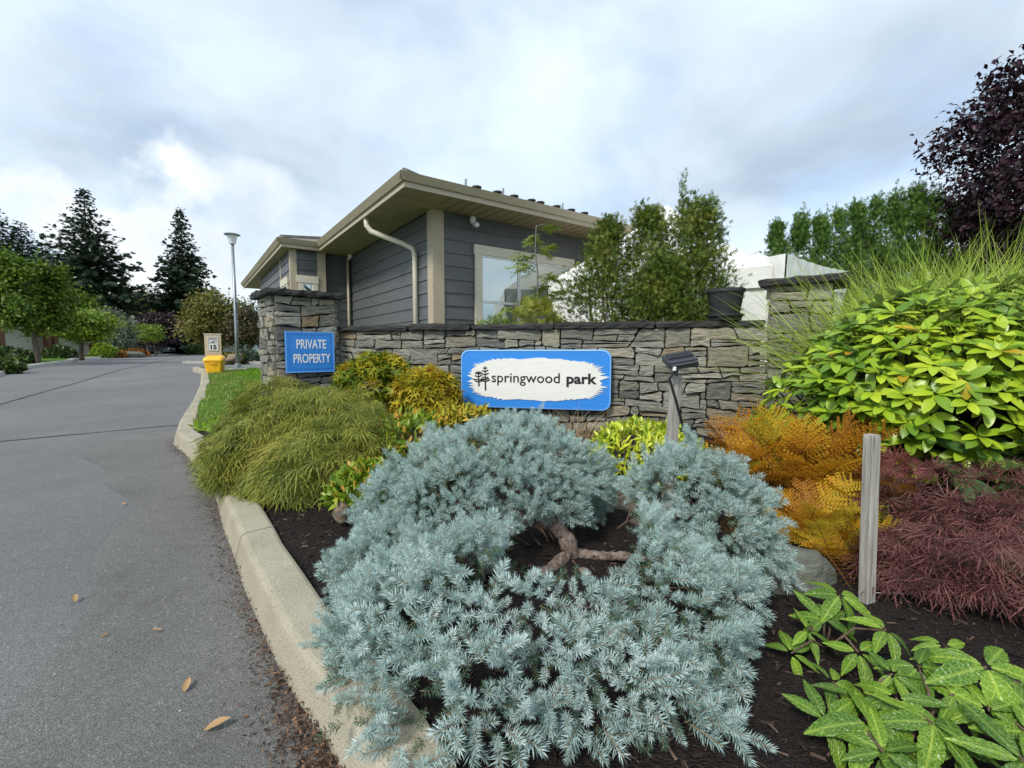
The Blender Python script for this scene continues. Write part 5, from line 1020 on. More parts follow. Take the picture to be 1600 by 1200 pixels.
# ------------------------------------------------------------------ hellebores
def m_helle():
    t = NT('veined_hellebore_leaf'); v = t.coord('Object'); oi = t.n('ShaderNodeObjectInfo'); sp = t.n('ShaderNodeSeparateXYZ'); t.L.new(v, sp.inputs[0])
    ad = t.n('ShaderNodeVectorMath', operation='ADD'); t.L.new(t.coord('Object', (26, 15, 0.01)), ad.inputs[0]); sc = t.n('ShaderNodeVectorMath', operation='SCALE'); t.L.new(oi.outputs['Location'], sc.inputs[0]); sc.inputs['Scale'].default_value = 31; t.L.new(sc.outputs[0], ad.inputs[1])
    vo = t.n('ShaderNodeTexVoronoi'); vo.feature = 'DISTANCE_TO_EDGE'; vo.inputs['Scale'].default_value = .8; t.L.new(ad.outputs[0], vo.inputs['Vector']); vein = t.ramp(vo.outputs['Distance'], [(.015, (1, 1, 1)), (.11, (0, 0, 0))]); rib = t.ramp(t.math('ABSOLUTE', sp.outputs[0]), [(.008, (1, 1, 1)), (.035, (0, 0, 0))])
    f = t.math('ADD', t.math('MULTIPLY', oi.outputs['Random'], .35), t.math('MULTIPLY', t.noise(5, 3, t.pos()), .72)); c = t.ramp(f, [(.15, (.022, .07, .010)), (.45, (.06, .155, .012)), (.7, (.13, .26, .014)), (.95, (.25, .40, .018))]); hi = t.ramp(f, [(.2, (.13, .24, .04)), (.8, (.46, .60, .08))])
    c = t.mix(t.math('MULTIPLY', t.math('MAXIMUM', t.math('MULTIPLY', vein, .75), rib), .8), c, hi); p = t.bsdf(c, .36, .45, t.bump(t.math('ADD', vo.outputs['Distance'], t.math('MULTIPLY', sp.outputs[0], 0.)), .5, .02)); tr = t.n('ShaderNodeBsdfTranslucent'); t.L.new(c, tr.inputs[0]); m = t.n('ShaderNodeMixShader'); m.inputs[0].default_value = .2; t.L.new(p, m.inputs[1]); t.L.new(tr.outputs[0], m.inputs[2]); return t.done(m.outputs[0])
HM = m_helle(); HL = [proto_mesh('leaflet', P_ell(.34 + .03 * s, 16, .03, .14 + .13 * s, .045, .82, s, .85), HM) for s in range(4)]
def hellebore(label, leaves):
    b = leaves[0]; c0 = at(b[0], b[1], b[2]); base = Vector((sum(at(*q[:3]).x for q in leaves) / len(leaves), sum(at(*q[:3]).y for q in leaves) / len(leaves) + .05, 0)); base.z = gzf(base.x, base.y); t = thing('hellebore', label, 'plant', base, 'hellebores at the lower right'); mb = MB()
    for (u, v, D_, L, rot, n) in leaves:
        p = at(u, v, D_); ax = nrm(V3(random.uniform(-.2, .2), -.42 + random.uniform(-.15, .15), 1.)); x = nrm(np.cross(ax, V3(0, 1, 0.01))); y = np.cross(ax, x)
        for k in range(n):
            a = math.radians(rot) + (k - (n - 1) / 2) * (5.0 / n) + random.uniform(-.12, .12); o = x * math.sin(a) + y * math.cos(a); d = nrm(o + ax * random.uniform(-.16, .10)); place('leaflet', HL[random.randrange(4)], t, p + Vector(o) * .012, d, ax + rng.normal(size=3) * .22, L * .86 * random.uniform(.82, 1.12) * (1 - .22 * abs(k - (n - 1) / 2) / n * 2))
        q = base + Vector((random.uniform(-.05, .05), random.uniform(-.05, .05), 0)); mb.tube([q, q.lerp(p, .5) + Vector((0, 0, .05)), p], [.0045, .004, .003], 6)
    mb.build('petioles', M['twig'], t, smooth=True)
hellebore('hellebore with pointed bright leaves beside the base of the tall stake', [(1312, 930, 1.72, .17, 20, 6), (1287, 968, 1.66, .14, 190, 6), (1236, 1021, 1.55, .13, 250, 5), (1341, 1019, 1.5, .13, 10, 5), (1262, 985, 1.62, .12, 300, 5), (1385, 985, 1.55, .13, 60, 5)])
hellebore('hellebore with broad veined leaves spilling over the dark mulch', [(1357, 1130, 1.18, .20, 330, 6), (1394, 1053, 1.33, .12, 300, 6), (1300, 1065, 1.36, .12, 280, 5), (1330, 1085, 1.3, .13, 0, 4), (1290, 1125, 1.22, .14, 250, 5), (1380, 1175, 1.1, .16, 200, 5)])
hellebore('hellebore with pale yellow green leaves in the middle of the cluster', [(1435, 1042, 1.34, .16, 350, 6), (1457, 1130, 1.16, .18, 20, 6), (1420, 1180, 1.12, .15, 200, 5), (1500, 1175, 1.12, .16, 150, 5), (1400, 1090, 1.25, .15, 40, 5), (1490, 1085, 1.25, .14, 300, 5)])
hellebore('hellebore with large leaves nearest the purple maple', [(1541, 1041, 1.3, .22, 5, 6), (1604, 1144, 1.14, .20, 330, 6), (1585, 1095, 1.3, .14, 120, 5), (1475, 1008, 1.5, .12, 30, 5), (1545, 1110, 1.2, .16, 200, 5), (1600, 1190, 1.05, .17, 180, 5)])

# ------------------------------------------------------------------ planting behind the wall
SPR = [P_spray(4, .11, s, 46) for s in range(3)]
def cedar(label, u, D_, vtop, wpx, mat, n, zb, size, clumps=46, group=None, name='cedar_shrub', tp=2.2):
    global rng; rng = np.random.default_rng(hsh(label)); b = at(u, 548, D_); top = at(u, vtop, D_).z; H = top - zb; R = wpx * D_ / F / 2; t = thing(name, label, 'tree', (b.x, b.y, zb), group); f = rng.random(clumps) ** .85; prof = R * np.minimum(1, (1.04 - f) * tp) ** .8; a = rng.uniform(0, 6.28, clumps); rr = np.sqrt(rng.uniform(.2, 1.25 if tp > 2 else 1, clumps)) * prof * .85
    C_ = np.stack([b.x + rr * np.cos(a), b.y + rr * np.sin(a) * .9, zb + f * H * .97 + .02], -1); m = n // clumps; cs = np.repeat(prof * (.26 if tp < 2 else .25) + .045, m)[:, None]; P = np.repeat(C_, m, 0) + np.clip(rng.normal(size=(clumps * m, 3)), -1.7, 1.7) * cs * V3(1, 1, 1.3); o = nrm((P - V3(b.x, b.y, 0)) * V3(1, 1, 0) + V3(1e-4, 0, 0)); D = jit(o * .6 + V3(0, 0, .75), .45); q = rng.integers(0, 3, len(P)); sz = size * rng.uniform(.6, 1.25, len(P))
    lead = 16 if tp < 2 else 5; bb = V3(b.x, b.y, zb + H); LP = bb + rng.normal(size=(lead, 3)) * V3(R * .18, R * .18, H * .02); P = np.concatenate([P, np.repeat(LP, 14, 0) + np.tile(np.linspace(-.16, .02, 14), lead)[:, None] * V3(0, 0, H * .75) + rng.normal(size=(lead * 14, 3)) * .012]); D = np.concatenate([D, jit(np.tile(V3(0, 0, 1.), (lead * 14, 1)), .4)]); o = np.concatenate([o, rdir(lead * 14)]); q = np.concatenate([q, rng.integers(0, 3, lead * 14)]); sz = np.concatenate([sz, np.full(lead * 14, size * .8)])
    ok = ((P - V3(*PL0)) @ V3(*NW)) < -.48; P, D, o, q, sz = P[ok], D[ok], o[ok], q[ok], sz[ok]
    bake('foliage', [(SPR[i], P[q == i], D[q == i], jit(o[q == i], .5), sz[q == i]) for i in range(3)], mat, t); mb = MB()
    for i in range(9): e = Vector(C_[int(rng.integers(clumps))]); s0 = Vector((b.x + random.uniform(-.3, .3) * R, b.y + random.uniform(-.2, .2) * R, zb - .05)); trunk(mb, s0, e, .022, .006, 5, .02)
    mb.build('stems', M['barkgrey'], t, smooth=True); return t
CG = 'cedars behind the wall'
cedar('dark green cedar with rounded top nearest the house eave', 945, 6.15, 350, 100, LM['cedar'], 8000, .62, .072, 46, CG); cedar('middle cedar of the clump with brownish foliage', 1008, 6.05, 330, 98, LM['cedar'], 8000, .62, .072, 46, CG); cedar('tallest cedar with open wispy top beside the black pot', 1066, 6.0, 286, 78, LM['cedar'], 7600, .62, .072, 44, CG); cedar('slim airy cedar with reddish tips leaning over the black pot', 1106, 5.95, 306, 56, LM['cedar'], 3200, .62, .075, 30, CG)
cedar('narrow low cedar growth at the foot of the tallest cedar', 1035, 5.9, 410, 120, LM['cedar'], 6000, .62, .072, 44, CG)
hg = [(1207, 352, 44), (1243, 338, 48), (1272, 342, 46), (1300, 330, 46), (1328, 322, 48), (1358, 312, 50), (1388, 306, 50), (1418, 296, 52), (1446, 304, 50), (1478, 318, 50), (1512, 316, 52), (1548, 330, 54), (1588, 334, 56), (1628, 330, 56)]
protos = []
for i, (u, v, w) in enumerate(hg):
    D_ = 10.0 + .12 * i; lab = ('slim green arborvitae standing apart at the house end of the hedge', 'short arborvitae next to the detached slim one in the hedge', 'arborvitae of the hedge directly above the humped tent', 'arborvitae of the hedge over the slope of the tent roof', 'mid height arborvitae above the far stone pillar', 'arborvitae rising behind the capstone of the far pillar', 'bushy arborvitae second from the tallest in the hedge', 'tallest arborvitae of the hedge, behind the ornamental grass', 'arborvitae at the plum tree end of the hedge', 'arborvitae half hidden by the purple plum leaves', 'arborvitae wholly under the purple plum crown', 'arborvitae showing low between plum trunk and grass blades', 'arborvitae seen through grass at the picture edge', 'last arborvitae of the hedge past the plum tree')[i]
    if i < 4:
        protos.append((cedar(lab, u, D_, v, w * 1.32, LM['hedge'], 4200, .65, .105, 44, 'arborvitae hedge', 'arborvitae', 1.25), at(u, v, D_).z - .65, w * D_)); continue
    src, h0_, w0_ = protos[1 + i % 3]; b = at(u, 548, D_); k = (at(u, v, D_).z - .65) / h0_; kw = w * D_ / w0_; r = src.copy(); COL.objects.link(r); r.location = (b.x, b.y, .65); r.scale = (kw, kw, k); r.rotation_euler.z = i * 1.7; r['label'] = lab
    for ch in src.children: c2 = ch.copy(); COL.objects.link(c2); c2.parent = r
# feathery young tree, yellow shrub
def feather(label, u, D_, vtop, n, mat, L, w):
    b = at(u, 548, D_); b.z = .62; top = at(u, vtop, D_); t = thing('feathery_tree', label, 'tree', b); mb = MB(); trunk(mb, b, top, .018, .006, 6, .01); P = []; Dd = []; fr = []
    for i in range(n):
        f = .3 + .7 * (i + random.random()) / n; a = random.uniform(0, 6.28); s0 = b.lerp(top, f); l = w * (1.15 - f * .75) * random.uniform(.6, 1.1); o = Vector((math.cos(a), math.sin(a) * .8, 0)); e = s0 + o * l + UP * .22 * l; mb.tube([s0, s0 + o * l * .5 + UP * .2 * l, e], [.007, .005, .003], 4)
        for k in range(7):
            q = .3 + .7 * k / 6; P.append(s0.lerp(e, q)); sd = Vector((-o.y, o.x, 0)) * random.choice((-1, 1)); Dd.append(tuple((o * .55 + sd * random.uniform(.1, .9) + UP * random.uniform(-.55, .05)).normalized()))
    P = np.array([tuple(p) for p in P]); Dd = np.array(Dd); bake('foliage', [(P_spray(10, .045, 3, 66), P, Dd, jit(np.tile(V3(0, 0, 1.), (len(P), 1)), .3), L * rng.uniform(.7, 1.2, len(P)))], mat, t); mb.build('trunk', M['barkgrey'], t, smooth=True)
feather('young feathery leaved tree in front of the house window', 838, 6.4, 352, 17, LM['feather'], .24, .46)
c = at(838, 492, 6.0); shrub('fern_leaved_shrub', 'yellowish fine leaved shrub just above the coping by the window', 'shrub', (c.x, c.y, 1.35), (.30, .25, .52), 700, [P_spray(6, .07, 2, 55)], .15, LM['feather_yellow'], None, zmin=.65, up=.2); c = at(778, 500, 6.3); shrub('fern_leaved_shrub', 'low green shrub peeping over the coping below the window', 'shrub', (c.x, c.y, 1.2), (.34, .25, .52), 520, [P_spray(6, .08, 5, 55)], .15, LM['feather'], None, zmin=.65, up=.2)
# purple plum
t = broadleaf('purple_plum_tree', 'tall dark purple leaved plum tree above the ornamental grass', (11.0, 9.2, .6), 7.9, 2.4, 1.9, LM['plum'], 22000, P_leaf(.5, .12, -.2), .14, None, .16, 0, 230, spread=.075)
# black pot on the coping
c = at(1132, 500, 5.02); pz = WTOP + .072; r = thing('plant_pot', 'round black plastic nursery pot with a second pot below, on the wall coping', 'pot', (c.x, c.y, pz)); mb = MB()
mb.lathe((c.x, c.y, pz + .075), [(.150, 0), (.185, .225), (.200, .228), (.200, .262), (.186, .262), (.176, .20), (.10, .19)], 28); mb.build('pot', M['black_plastic'], r, smooth=False)
mb = MB(); mb.lathe((c.x, c.y, pz), [(.165, 0), (.176, .045), (.196, .047), (.196, .070), (.17, .072)], 28); mb.build('saucer', M['black_plastic'], r)

# ------------------------------------------------------------------ stakes and floodlight
def stake(label, ub, vb, ut, vt, D_, w, zb=None):
    top = at(ut, vt, D_); b = at(ub, vb, D_); g = gzf(b.x, b.y); d = (b - top) / (b.z - top.z); b = top + d * ((g - .15) - top.z); o = thing('wooden_stake', label, 'stake', (b.x, b.y, g), 'weathered wooden stakes'); R = (top - b).normalized().to_track_quat('Z', 'Y').to_matrix() @ Matrix.Rotation(.25, 3, 'Z'); m = (b + top) / 2; mb = MB(); n = 6
    ring = lambda p, s: [p + R @ Vector((x * s, y * s, 0)) for x, y in ((-w / 2 + .004, -w / 2), (w / 2 - .004, -w / 2), (w / 2, -w / 2 + .004), (w / 2, w / 2), (-w / 2, w / 2), (-w / 2, -w / 2 + .004))]
    V = ring(b, 1) + ring(b.lerp(top, .985), 1) + ring(top, .93); k = 6; mb.add(V, [(r_ * k + i, r_ * k + (i + 1) % k, (r_ + 1) * k + (i + 1) % k, (r_ + 1) * k + i) for r_ in range(2) for i in range(k)] + [tuple(range(12, 18))]); mb.build('post', M['wood'], o); return o, top
_, st1 = stake('weathered grey stake holding up the black floodlight', 1047, 730, 1057, 588, 2.9, .056); _, st2 = stake('weathered grey stake standing bare beside the hellebores', 1352, 975, 1362, 679, 1.9, .044)
fl = at(1062, 562, 2.86); r = thing('solar_floodlight', 'small black finned floodlight on top of the wooden stake', 'lamp', fl); R = Matrix.Rotation(-.10, 3, 'Y') @ Matrix.Rotation(math.radians(30), 3, 'X') @ Matrix.Rotation(.12, 3, 'Z')
mb = MB(); mb.box(fl, (.185, .10, .040), R=R); mb.box(fl + R @ Vector((0, -.062, -.004)), (.175, .022, .03), R=R); mb.build('housing', M['dark_metal'], r)
for i in range(11): mb = MB(); mb.box(fl + R @ Vector((-.075 + .015 * i, .012, .026)), (.006, .062, .016), R=R); mb.build('fin', M['dark_metal'], r)
mb = MB(); mb.box(fl + R @ Vector((0, .0, -.022)), (.16, .08, .004), R=R); mb.build('lens', M['glass'], r)
mb = MB(); mb.tube([st1 + Vector((0, 0, -.02)), st1 + Vector((.0, 0, .03)), fl + R @ Vector((0, .03, -.02))], .010, 6); mb.build('bracket', M['dark_metal'], r); mb = MB(); mb.lathe(fl + R @ Vector((-.07, -.075, -.01)) + Vector((0, 0, -.01)), [(.011, 0), (.013, .02), (.006, .024)], 10); mb.build('sensor', M['vinyl'], r)
q0 = fl + R @ Vector((-.055, -.07, -.02)); e = at(1078, 700, 3.0); gd = Vector((e.x + .04, e.y, gzf(e.x, e.y))); mb = MB(); mb.tube([q0, at(1046, 592, 2.84), at(1056, 625, 2.82), at(1066, 662, 2.86), e, gd], .0085, 7); mb.build('cable', M['cable'], r, smooth=True)
mb = MB(); p0 = at(1358, 926, 1.9); mb.tube([p0, p0.lerp(at(1640, 924, 1.95), .5) - UP * .012, at(1640, 924, 1.95)], .0013, 5); o = mb.build('string_line', M['vinyl'], None, loc=p0); tag(o, 'thin pale string stretched from the stake across the purple maple', 'string')

# ------------------------------------------------------------------ lamp, speed sign, grit bin
L0 = Vector((-8.98, 14.89, .615)); r = thing('street_lamp', 'tall grey street lamp with a flared top on the lawn corner', 'street lamp', L0); Hh = 4.40
mb = MB(); mb.lathe(L0 + UP * .06, [(.060, 0), (.055, 1.2), (.043, Hh - .42)], 14); mb.build('pole', M['grey_metal'], r, smooth=True); mb = MB(); mb.box(L0 + UP * .02, (.62, .62, .08), .3); mb.build('concrete_pad', M['concrete'], r); mb = MB(); mb.box(L0 + UP * .0755, (.26, .26, .03), .3); mb.lathe(L0 + UP * .091, [(.11, 0), (.10, .10), (.07, .13)], 12); mb.build('base_plate', M['grey_metal'], r)
mb = MB(); mb.lathe(L0 + UP * (Hh - .36), [(.055, 0), (.095, .02), (.10, .06), (.15, .27)], 18); mb.build('lantern', plain('frosted_lens', (.62, .63, .62), .3, .5, .05), r, smooth=False); mb = MB(); mb.lathe(L0 + UP * (Hh - .089), [(.16, 0), (.235, .03), (.235, .045), (.15, .075), (.03, .09)], 22); mb.build('cap', M['grey_metal'], r)
q = at(333, 545, 13.65); q.z = .60; ang = .50; e1, n1 = Vector((math.cos(ang), math.sin(ang), 0)), Vector((math.sin(ang), -math.cos(ang), 0)); r = thing('speed_sign_board', 'beige board with a white speed limit 15 sign behind the yellow bin', 'sign', q); bw, bh = .42, 1.13; o0 = q - e1 * bw / 2
mb = MB(); mb.prism([(0, 0), (bw, 0), (bw, bh), (0, bh)], o0 - n1 * .05, e1, UP, n1, .05); mb.build('board', M['beige'], r); mb = MB(); mb.prism([(-.02, 0), (bw + .02, 0), (bw + .02, .03), (-.02, .03)], o0 - n1 * .06 + UP * (bh + .001), e1, UP, n1, .07); mb.build('cap', M['trim_light'], r)
w0, w1, h0, h1 = .085, .355, .64, 1.06; mb = MB(); mb.prism([(w0, h0), (w1, h0), (w1, h1), (w0, h1)], o0 + n1 * .002, e1, UP, n1, .008); mb.build('plate', M['vinyl'], r); oo = o0 + n1 * .0105
mb = MB()
for x, y, ww, hh in ((w0 + .01, h0 + .01, w1 - w0 - .02, .008), (w0 + .01, h1 - .018, w1 - w0 - .02, .008), (w0 + .01, h0 + .0185, .008, h1 - h0 - .037), (w1 - .018, h0 + .0185, .008, h1 - h0 - .037)): mb.prism([(x, y), (x + ww, y), (x + ww, y + hh), (x, y + hh)], oo, e1, UP, n1, .002)
mb.build('plate_border', M['ink'], r)
text_mesh('lettering', 'SPEED', w0 + .03, w1 - .03, h0 + .32, h0 + .39, oo, e1, UP, n1, .002, M['ink'], r, .012); text_mesh('lettering', 'LIMIT', w0 + .04, w1 - .04, h0 + .225, h0 + .295, oo, e1, UP, n1, .002, M['ink'], r, .012); text_mesh('lettering', '15', w0 + .06, w1 - .05, h0 + .045, h0 + .185, oo, e1, UP, n1, .002, M['ink'], r, .05)
yb = at(336.5, 584, 13.2); yb.z = gzf(yb.x, yb.y) - .01; r = thing('grit_bin', 'bright yellow tapered plastic grit bin with sloping lid', 'bin', yb); R = Matrix.Rotation(.35, 3, 'Z')
def ring(w, d, z, rr=.05, tilt=0.): return [yb + R @ Vector((x - w / 2, y - d / 2, z + tilt * (y - d / 2))) for x, y in round_rect(w, d, rr, 4)]
def loft(rings, nm, m):
    mb = MB(); k = len(rings[0]); V = [p for q in rings for p in q]; mb.add(V, [(i * k + j, i * k + (j + 1) % k, (i + 1) * k + (j + 1) % k, (i + 1) * k + j) for i in range(len(rings) - 1) for j in range(k)] + [tuple(range(k))[::-1], tuple(range((len(rings) - 1) * k, len(rings) * k))]); mb.build(nm, M[m], r)
loft([ring(.36, .34, 0), ring(.375, .355, .02), ring(.455, .43, .32), ring(.475, .45, .325), ring(.475, .45, .35)], 'body', 'yellow'); loft([ring(.50, .47, .352, .06, .05), ring(.51, .48, .40, .07, .10), ring(.47, .44, .455, .08, .14), ring(.36, .33, .485, .08, .16)], 'lid', 'yellow')
mb = MB(); mb.tube([yb + R @ Vector((-.07, -.215, .29)), yb + R @ Vector((-.07, -.24, .29)), yb + R @ Vector((.07, -.24, .29)), yb + R @ Vector((.07, -.215, .29))], .012, 6); mb.build('handle', M['yellow'], r)

# ------------------------------------------------------------------ lawn, litter, mulch chips
n = 60000; x = rng.uniform(-11.3, -2.6, n); y = rng.uniform(4.9, 16.1, n); k = (x > kin_x(y) - .0) & ~in_bed(x, y); P = np.stack([x, y, gz(x, y) - .01], -1)[k]; u, v = proj(P); P = P[(u < 440) & (u > 250)]
edge = (P[:, 0] - kin_x(P[:, 1])) < (.75 + .25 * np.sin(P[:, 1] * 3)); D = jit(np.tile(V3(0, 0, 1.), (len(P), 1)), .35)
for nm, s_, m_ in (('lawn_grass', ~edge, 'turf'), ('faded_lawn_edge_grass', edge, 'turf_dry')):
    V, Fc = blades(P[s_], D[s_], rng.uniform(.045, .09, s_.sum()), rng.uniform(.006, .012, s_.sum()), rng.uniform(0, .5, s_.sum()), 2); o = blade_obj(nm, V, Fc, LM[m_], None); o['kind'] = 'stuff'
chip = Proto([(-.12, 0, 0), (.12, 0, .03), (.10, 1, .06), (-.08, .9, .02), (0, .5, .14)], [(0, 1, 4), (1, 2, 4), (2, 3, 4), (3, 0, 4)]); n = 16000; x = rng.uniform(-3, 5, n); y = rng.uniform(.7, 4.6, n) ; k = (x > kin_x(y) - .05) & in_bed(x, y); P = np.stack([x, y, gz(x, y) + n2(x, y) - .008], -1)[k]; u, v = proj(P); P = P[(u > 300) & (u < 1650) & (v < 1260)]; D = rng.normal(size=P.shape) * V3(1, 1, .25)
stuff(bake('bark_mulch_chips', [(chip, P, D, jit(np.tile(V3(0, 0, 1.), (len(P), 1)), .35), rng.uniform(.012, .045, len(P)))], leafmat('bark_chip', [(.012, .008, .007), (.03, .020, .016), (.055, .036, .028), (.14, .09, .065)], .0, .8, .2, .2, 9)))
s_ = np.concatenate([rng.normal(4.55, .55, 900), rng.normal(5.55, .30, 900), rng.uniform(5.6, 10.5, 800), rng.normal(3.7, .3, 400)]); P = []
for s in s_:
    s = min(max(s, .3), L_ - .3); p = kpt(s); d = ktan(s); o_ = abs(rng.normal(0, .042)) * (1.6 if 5.1 < s < 6.0 else 1); P.append((p[0] - d[1] * (o_ - .005), p[1] + d[0] * (o_ - .005), float(zr(p[1])) + .006 + max(0, .03 - o_ * .3) * rng.random()))
P = np.array(P); D = rng.normal(size=P.shape) * V3(1, 1, .3); stuff(bake('leaf_litter', [(P_leaf(.34, .12, .18), P, D, jit(np.tile(V3(0, 0, 1.), (len(P), 1)), .5), rng.uniform(.010, .028, len(P)))], leafmat('brown_litter', [(.06, .038, .026), (.15, .085, .052), (.26, .15, .085), (.035, .025, .02), (.10, .065, .045)], .1, .7, .25, .15, 9)))
s_ = np.concatenate([rng.normal(4.6, .6, 2500), rng.normal(5.5, .4, 2500), rng.uniform(3, 11, 2500)]); P = []
for s in s_:
    s = min(max(s, .3), L_ - .3); p = kpt(s); d = ktan(s); o_ = abs(rng.normal(0, .05)); P.append((p[0] - d[1] * (o_ - .005), p[1] + d[0] * (o_ - .005), float(zr(p[1])) + .006))
P = np.array(P); stuff(bake('gutter_debris', [(chip, P, rng.normal(size=P.shape) * V3(1, 1, .3), jit(np.tile(V3(0, 0, 1.), (len(P), 1)), .5), rng.uniform(.004, .014, len(P)))], bpy.data.materials['brown_litter']))
n = 2600; x = rng.uniform(-6, .3, n); y = rng.uniform(.9, 6.5, n); k = (x < np.interp(y, ky[:, 1], ky[:, 0]) - .02) & (rng.random(n) < np.exp(-(np.interp(y, ky[:, 1], ky[:, 0]) - x) / 1.1) + .10); P = np.stack([x, y, zr(y) + .006], -1)[k]
stuff(bake('road_grit', [(Proto([(-.5, -.5, 0), (.5, -.4, 0), (.4, .5, 0), (-.5, .4, 0), (0, 0, .5)], [(0, 1, 4), (1, 2, 4), (2, 3, 4), (3, 0, 4)]), P, rng.normal(size=P.shape) * V3(1, 1, .0), np.tile(V3(0, 0, 1.), (len(P), 1)), rng.uniform(.003, .010, len(P)))], plain('grit', (.26, .25, .23), .9, .2, .5, 30)))
lf = proto_mesh('fallen_leaf', P_ell(.42, 5, .14, -.20, .04), leafmat('dry_tan_leaf', [(.30, .17, .07), (.46, .30, .15)], .15, .6, .25, .1))
for u, v, s, a, lab in ((288, 1104, .055, .3, 'curled tan leaf lying on open asphalt near the bottom edge'), (196, 795, .05, 1.2, 'small orange leaf on the asphalt beside the laceleaf maple'), (320, 1170, .075, -1.2, 'long pale leaf on the asphalt below the curled tan one'), (255, 998, .04, 2, 'single brown leaf on the road alongside the litter'), (118, 951, .055, .8, 'flat brown leaf pressed on the middle of the road'), (160, 1010, .025, 0, 'tiny tan leaf on the road between two larger ones')):
    d = Vector(((u - 800) / F, 1, 0)); y_ = 1.2
    for _ in range(40): y_ = y_ + ((EYE - float(zr(y_)) - .006) * F / (v - 548) * (.985 if v > 900 else 1) - y_) * .5
    p = at(u, v, y_); o = bpy.data.objects.new('fallen_leaf', lf); COL.objects.link(o); o.location = (p.x, p.y, float(zr(p.y)) + .012); o.scale = (s, s, s); o.rotation_euler = (.1, .1, a); tag(o, lab, 'leaf', 'fallen leaves on the road')
p = at(1345, 1188, 1.2); o = bpy.data.objects.new('fallen_leaf', lf); COL.objects.link(o); o.location = (p.x, p.y, gzf(p.x, p.y) + .02); o.scale = (.10,) * 3; o.rotation_euler = (.7, .4, .4); tag(o, 'large curled tan leaf on dark mulch below the hellebores', 'leaf')
mb = MB(); a = kpt(4.95); d = ktan(4.95); nrm_ = np.array([-d[1], d[0]]); pts = [(a[0] + nrm_[0] * (.04 + .06 * math.sin(t * 2.4)) + d[0] * (t * .2 - .1), a[1] + nrm_[1] * (.04 + .06 * math.sin(t * 2.4)) + d[1] * (t * .2 - .1), .12) for t in np.linspace(0, 1.25, 9)]; V = []
for p in pts: z = float(zr(p[1])) + .022; V += [(p[0], p[1], z), (p[0] + nrm_[0] * .014, p[1] + nrm_[1] * .014, z + .004)]
mb.add(V, [(2 * i, 2 * i + 1, 2 * i + 3, 2 * i + 2) for i in range(8)]); o = mb.build('plastic_strip', M['vinyl'], None, loc=pts[0]); tag(o, 'curved white plastic strip lying in the gutter leaf litter', 'litter')

# ------------------------------------------------------------------ along the road: trees, houses, cars
def gb(u, v, D_): p = at(u, v, D_); return Vector((p.x, p.y, float(zr(D_)) + .1))
def tz(v, D_): return at(800, v, D_).z
CF = 'tall dark conifers beyond the road'
conifer('tall ragged dark fir with open branches beyond the road bend', gb(148, 560, 50), tz(293, 50) - .9, 16.5, LM['fir'], 3, 48, CF, .16, .04, .10, pw=.85); conifer('dense dark spruce with a straight pointed top behind the street lamp side', gb(293, 560, 57), tz(326, 57) - .9, 12.5, LM['fir'], 5, 54, CF, .30, .0, .04, pw=.9)
for i, (u, v, D_, w, lab) in enumerate(((8, 318, 60, 13, 'dark fir at the picture edge, tallest of the wood over the houses'), (48, 345, 62, 12, 'dark fir between the edge fir and the shorter ones over the houses'), (84, 378, 60, 10, 'shorter dark fir tucked against the ragged fir'), (-45, 310, 58, 13, 'dark fir just outside the edge of the wood'), (-95, 340, 56, 12, 'dark fir at the far outer end of the wood'))): conifer(lab, gb(u, 560, D_), tz(v, D_) - .9, w * 1.5, LM['fir'], 11 + i, 42, 'firs behind the houses', .25, .04, .05)
BT = 'deciduous trees beside the road'
broadleaf('street_tree', 'large green street tree with a single trunk on the opposite lawn', gb(60, 566, 20.6), tz(392, 20.6), 1.45, tz(532, 20.6), LM['tree'], 13000, LEAFW, .18, BT, .11, -.25, 80, spread=.12); broadleaf('street_tree', 'green tree at the picture edge in front of the garages', gb(-22, 566, 21.5), tz(380, 21.5), 1.8, tz(528, 21.5), LM['tree'], 11000, LEAFW, .18, BT, .11, -.2, 70, spread=.12)
broadleaf('street_tree', 'small bright green tree with a leaning dark trunk', gb(128, 561, 28), tz(476, 28), 1.55, tz(538, 28), LM['tree_bright'], 7000, LEAFW, .18, BT, .13, .12, 44); broadleaf('street_tree', 'silvery leaved round tree farther along the opposite side', gb(180, 557, 38), tz(486, 38), 1.75, tz(548, 38), LM['silver'], 6000, LEAFN, .3, BT, .1, 0, 40); broadleaf('street_tree', 'little round topped tree on pale slender trunks by the car', gb(231, 556, 42), tz(506, 42), 1.35, tz(536, 42), LM['tree_bright'], 2200, LEAFW, .17, BT, .07, 0, 30, 'barkgrey')
broadleaf('street_tree', 'tall plain green tree standing behind the small leaning one', gb(100, 557, 40), tz(440, 40), 2.6, tz(545, 40), LM['tree'], 6000, LEAFW, .28, BT, .15, 0, 50); broadleaf('maroon_tree', 'maroon leaved tree before the dense spruce', gb(244, 556, 47), tz(490, 47), 1.9, tz(541, 47), LM['maroon'], 6000, LEAFW, .24, BT, .1, 0, 34); broadleaf('olive_tree', 'broad olive green tree in the distance between the two tall conifers', gb(222, 556, 66), tz(452, 66), 4.6, tz(530, 66), LM['olive'], 9000, LEAFW, .42, BT, .2, 0, 60)
broadleaf('olive_tree', 'bushy olive and reddish tree behind the street lamp', gb(346, 560, 27), tz(460, 27), 1.75, tz(545, 27), LM['olive'], 11000, LEAFW, .16, BT, .09, 0, 56); broadleaf('olive_tree', 'dark reddish green tree between the lamp and the stone pillar', gb(392, 560, 26), tz(478, 26), 1.3, tz(548, 26), LM['red_tree'], 8000, LEAFW, .14, BT, .09, 0, 46)
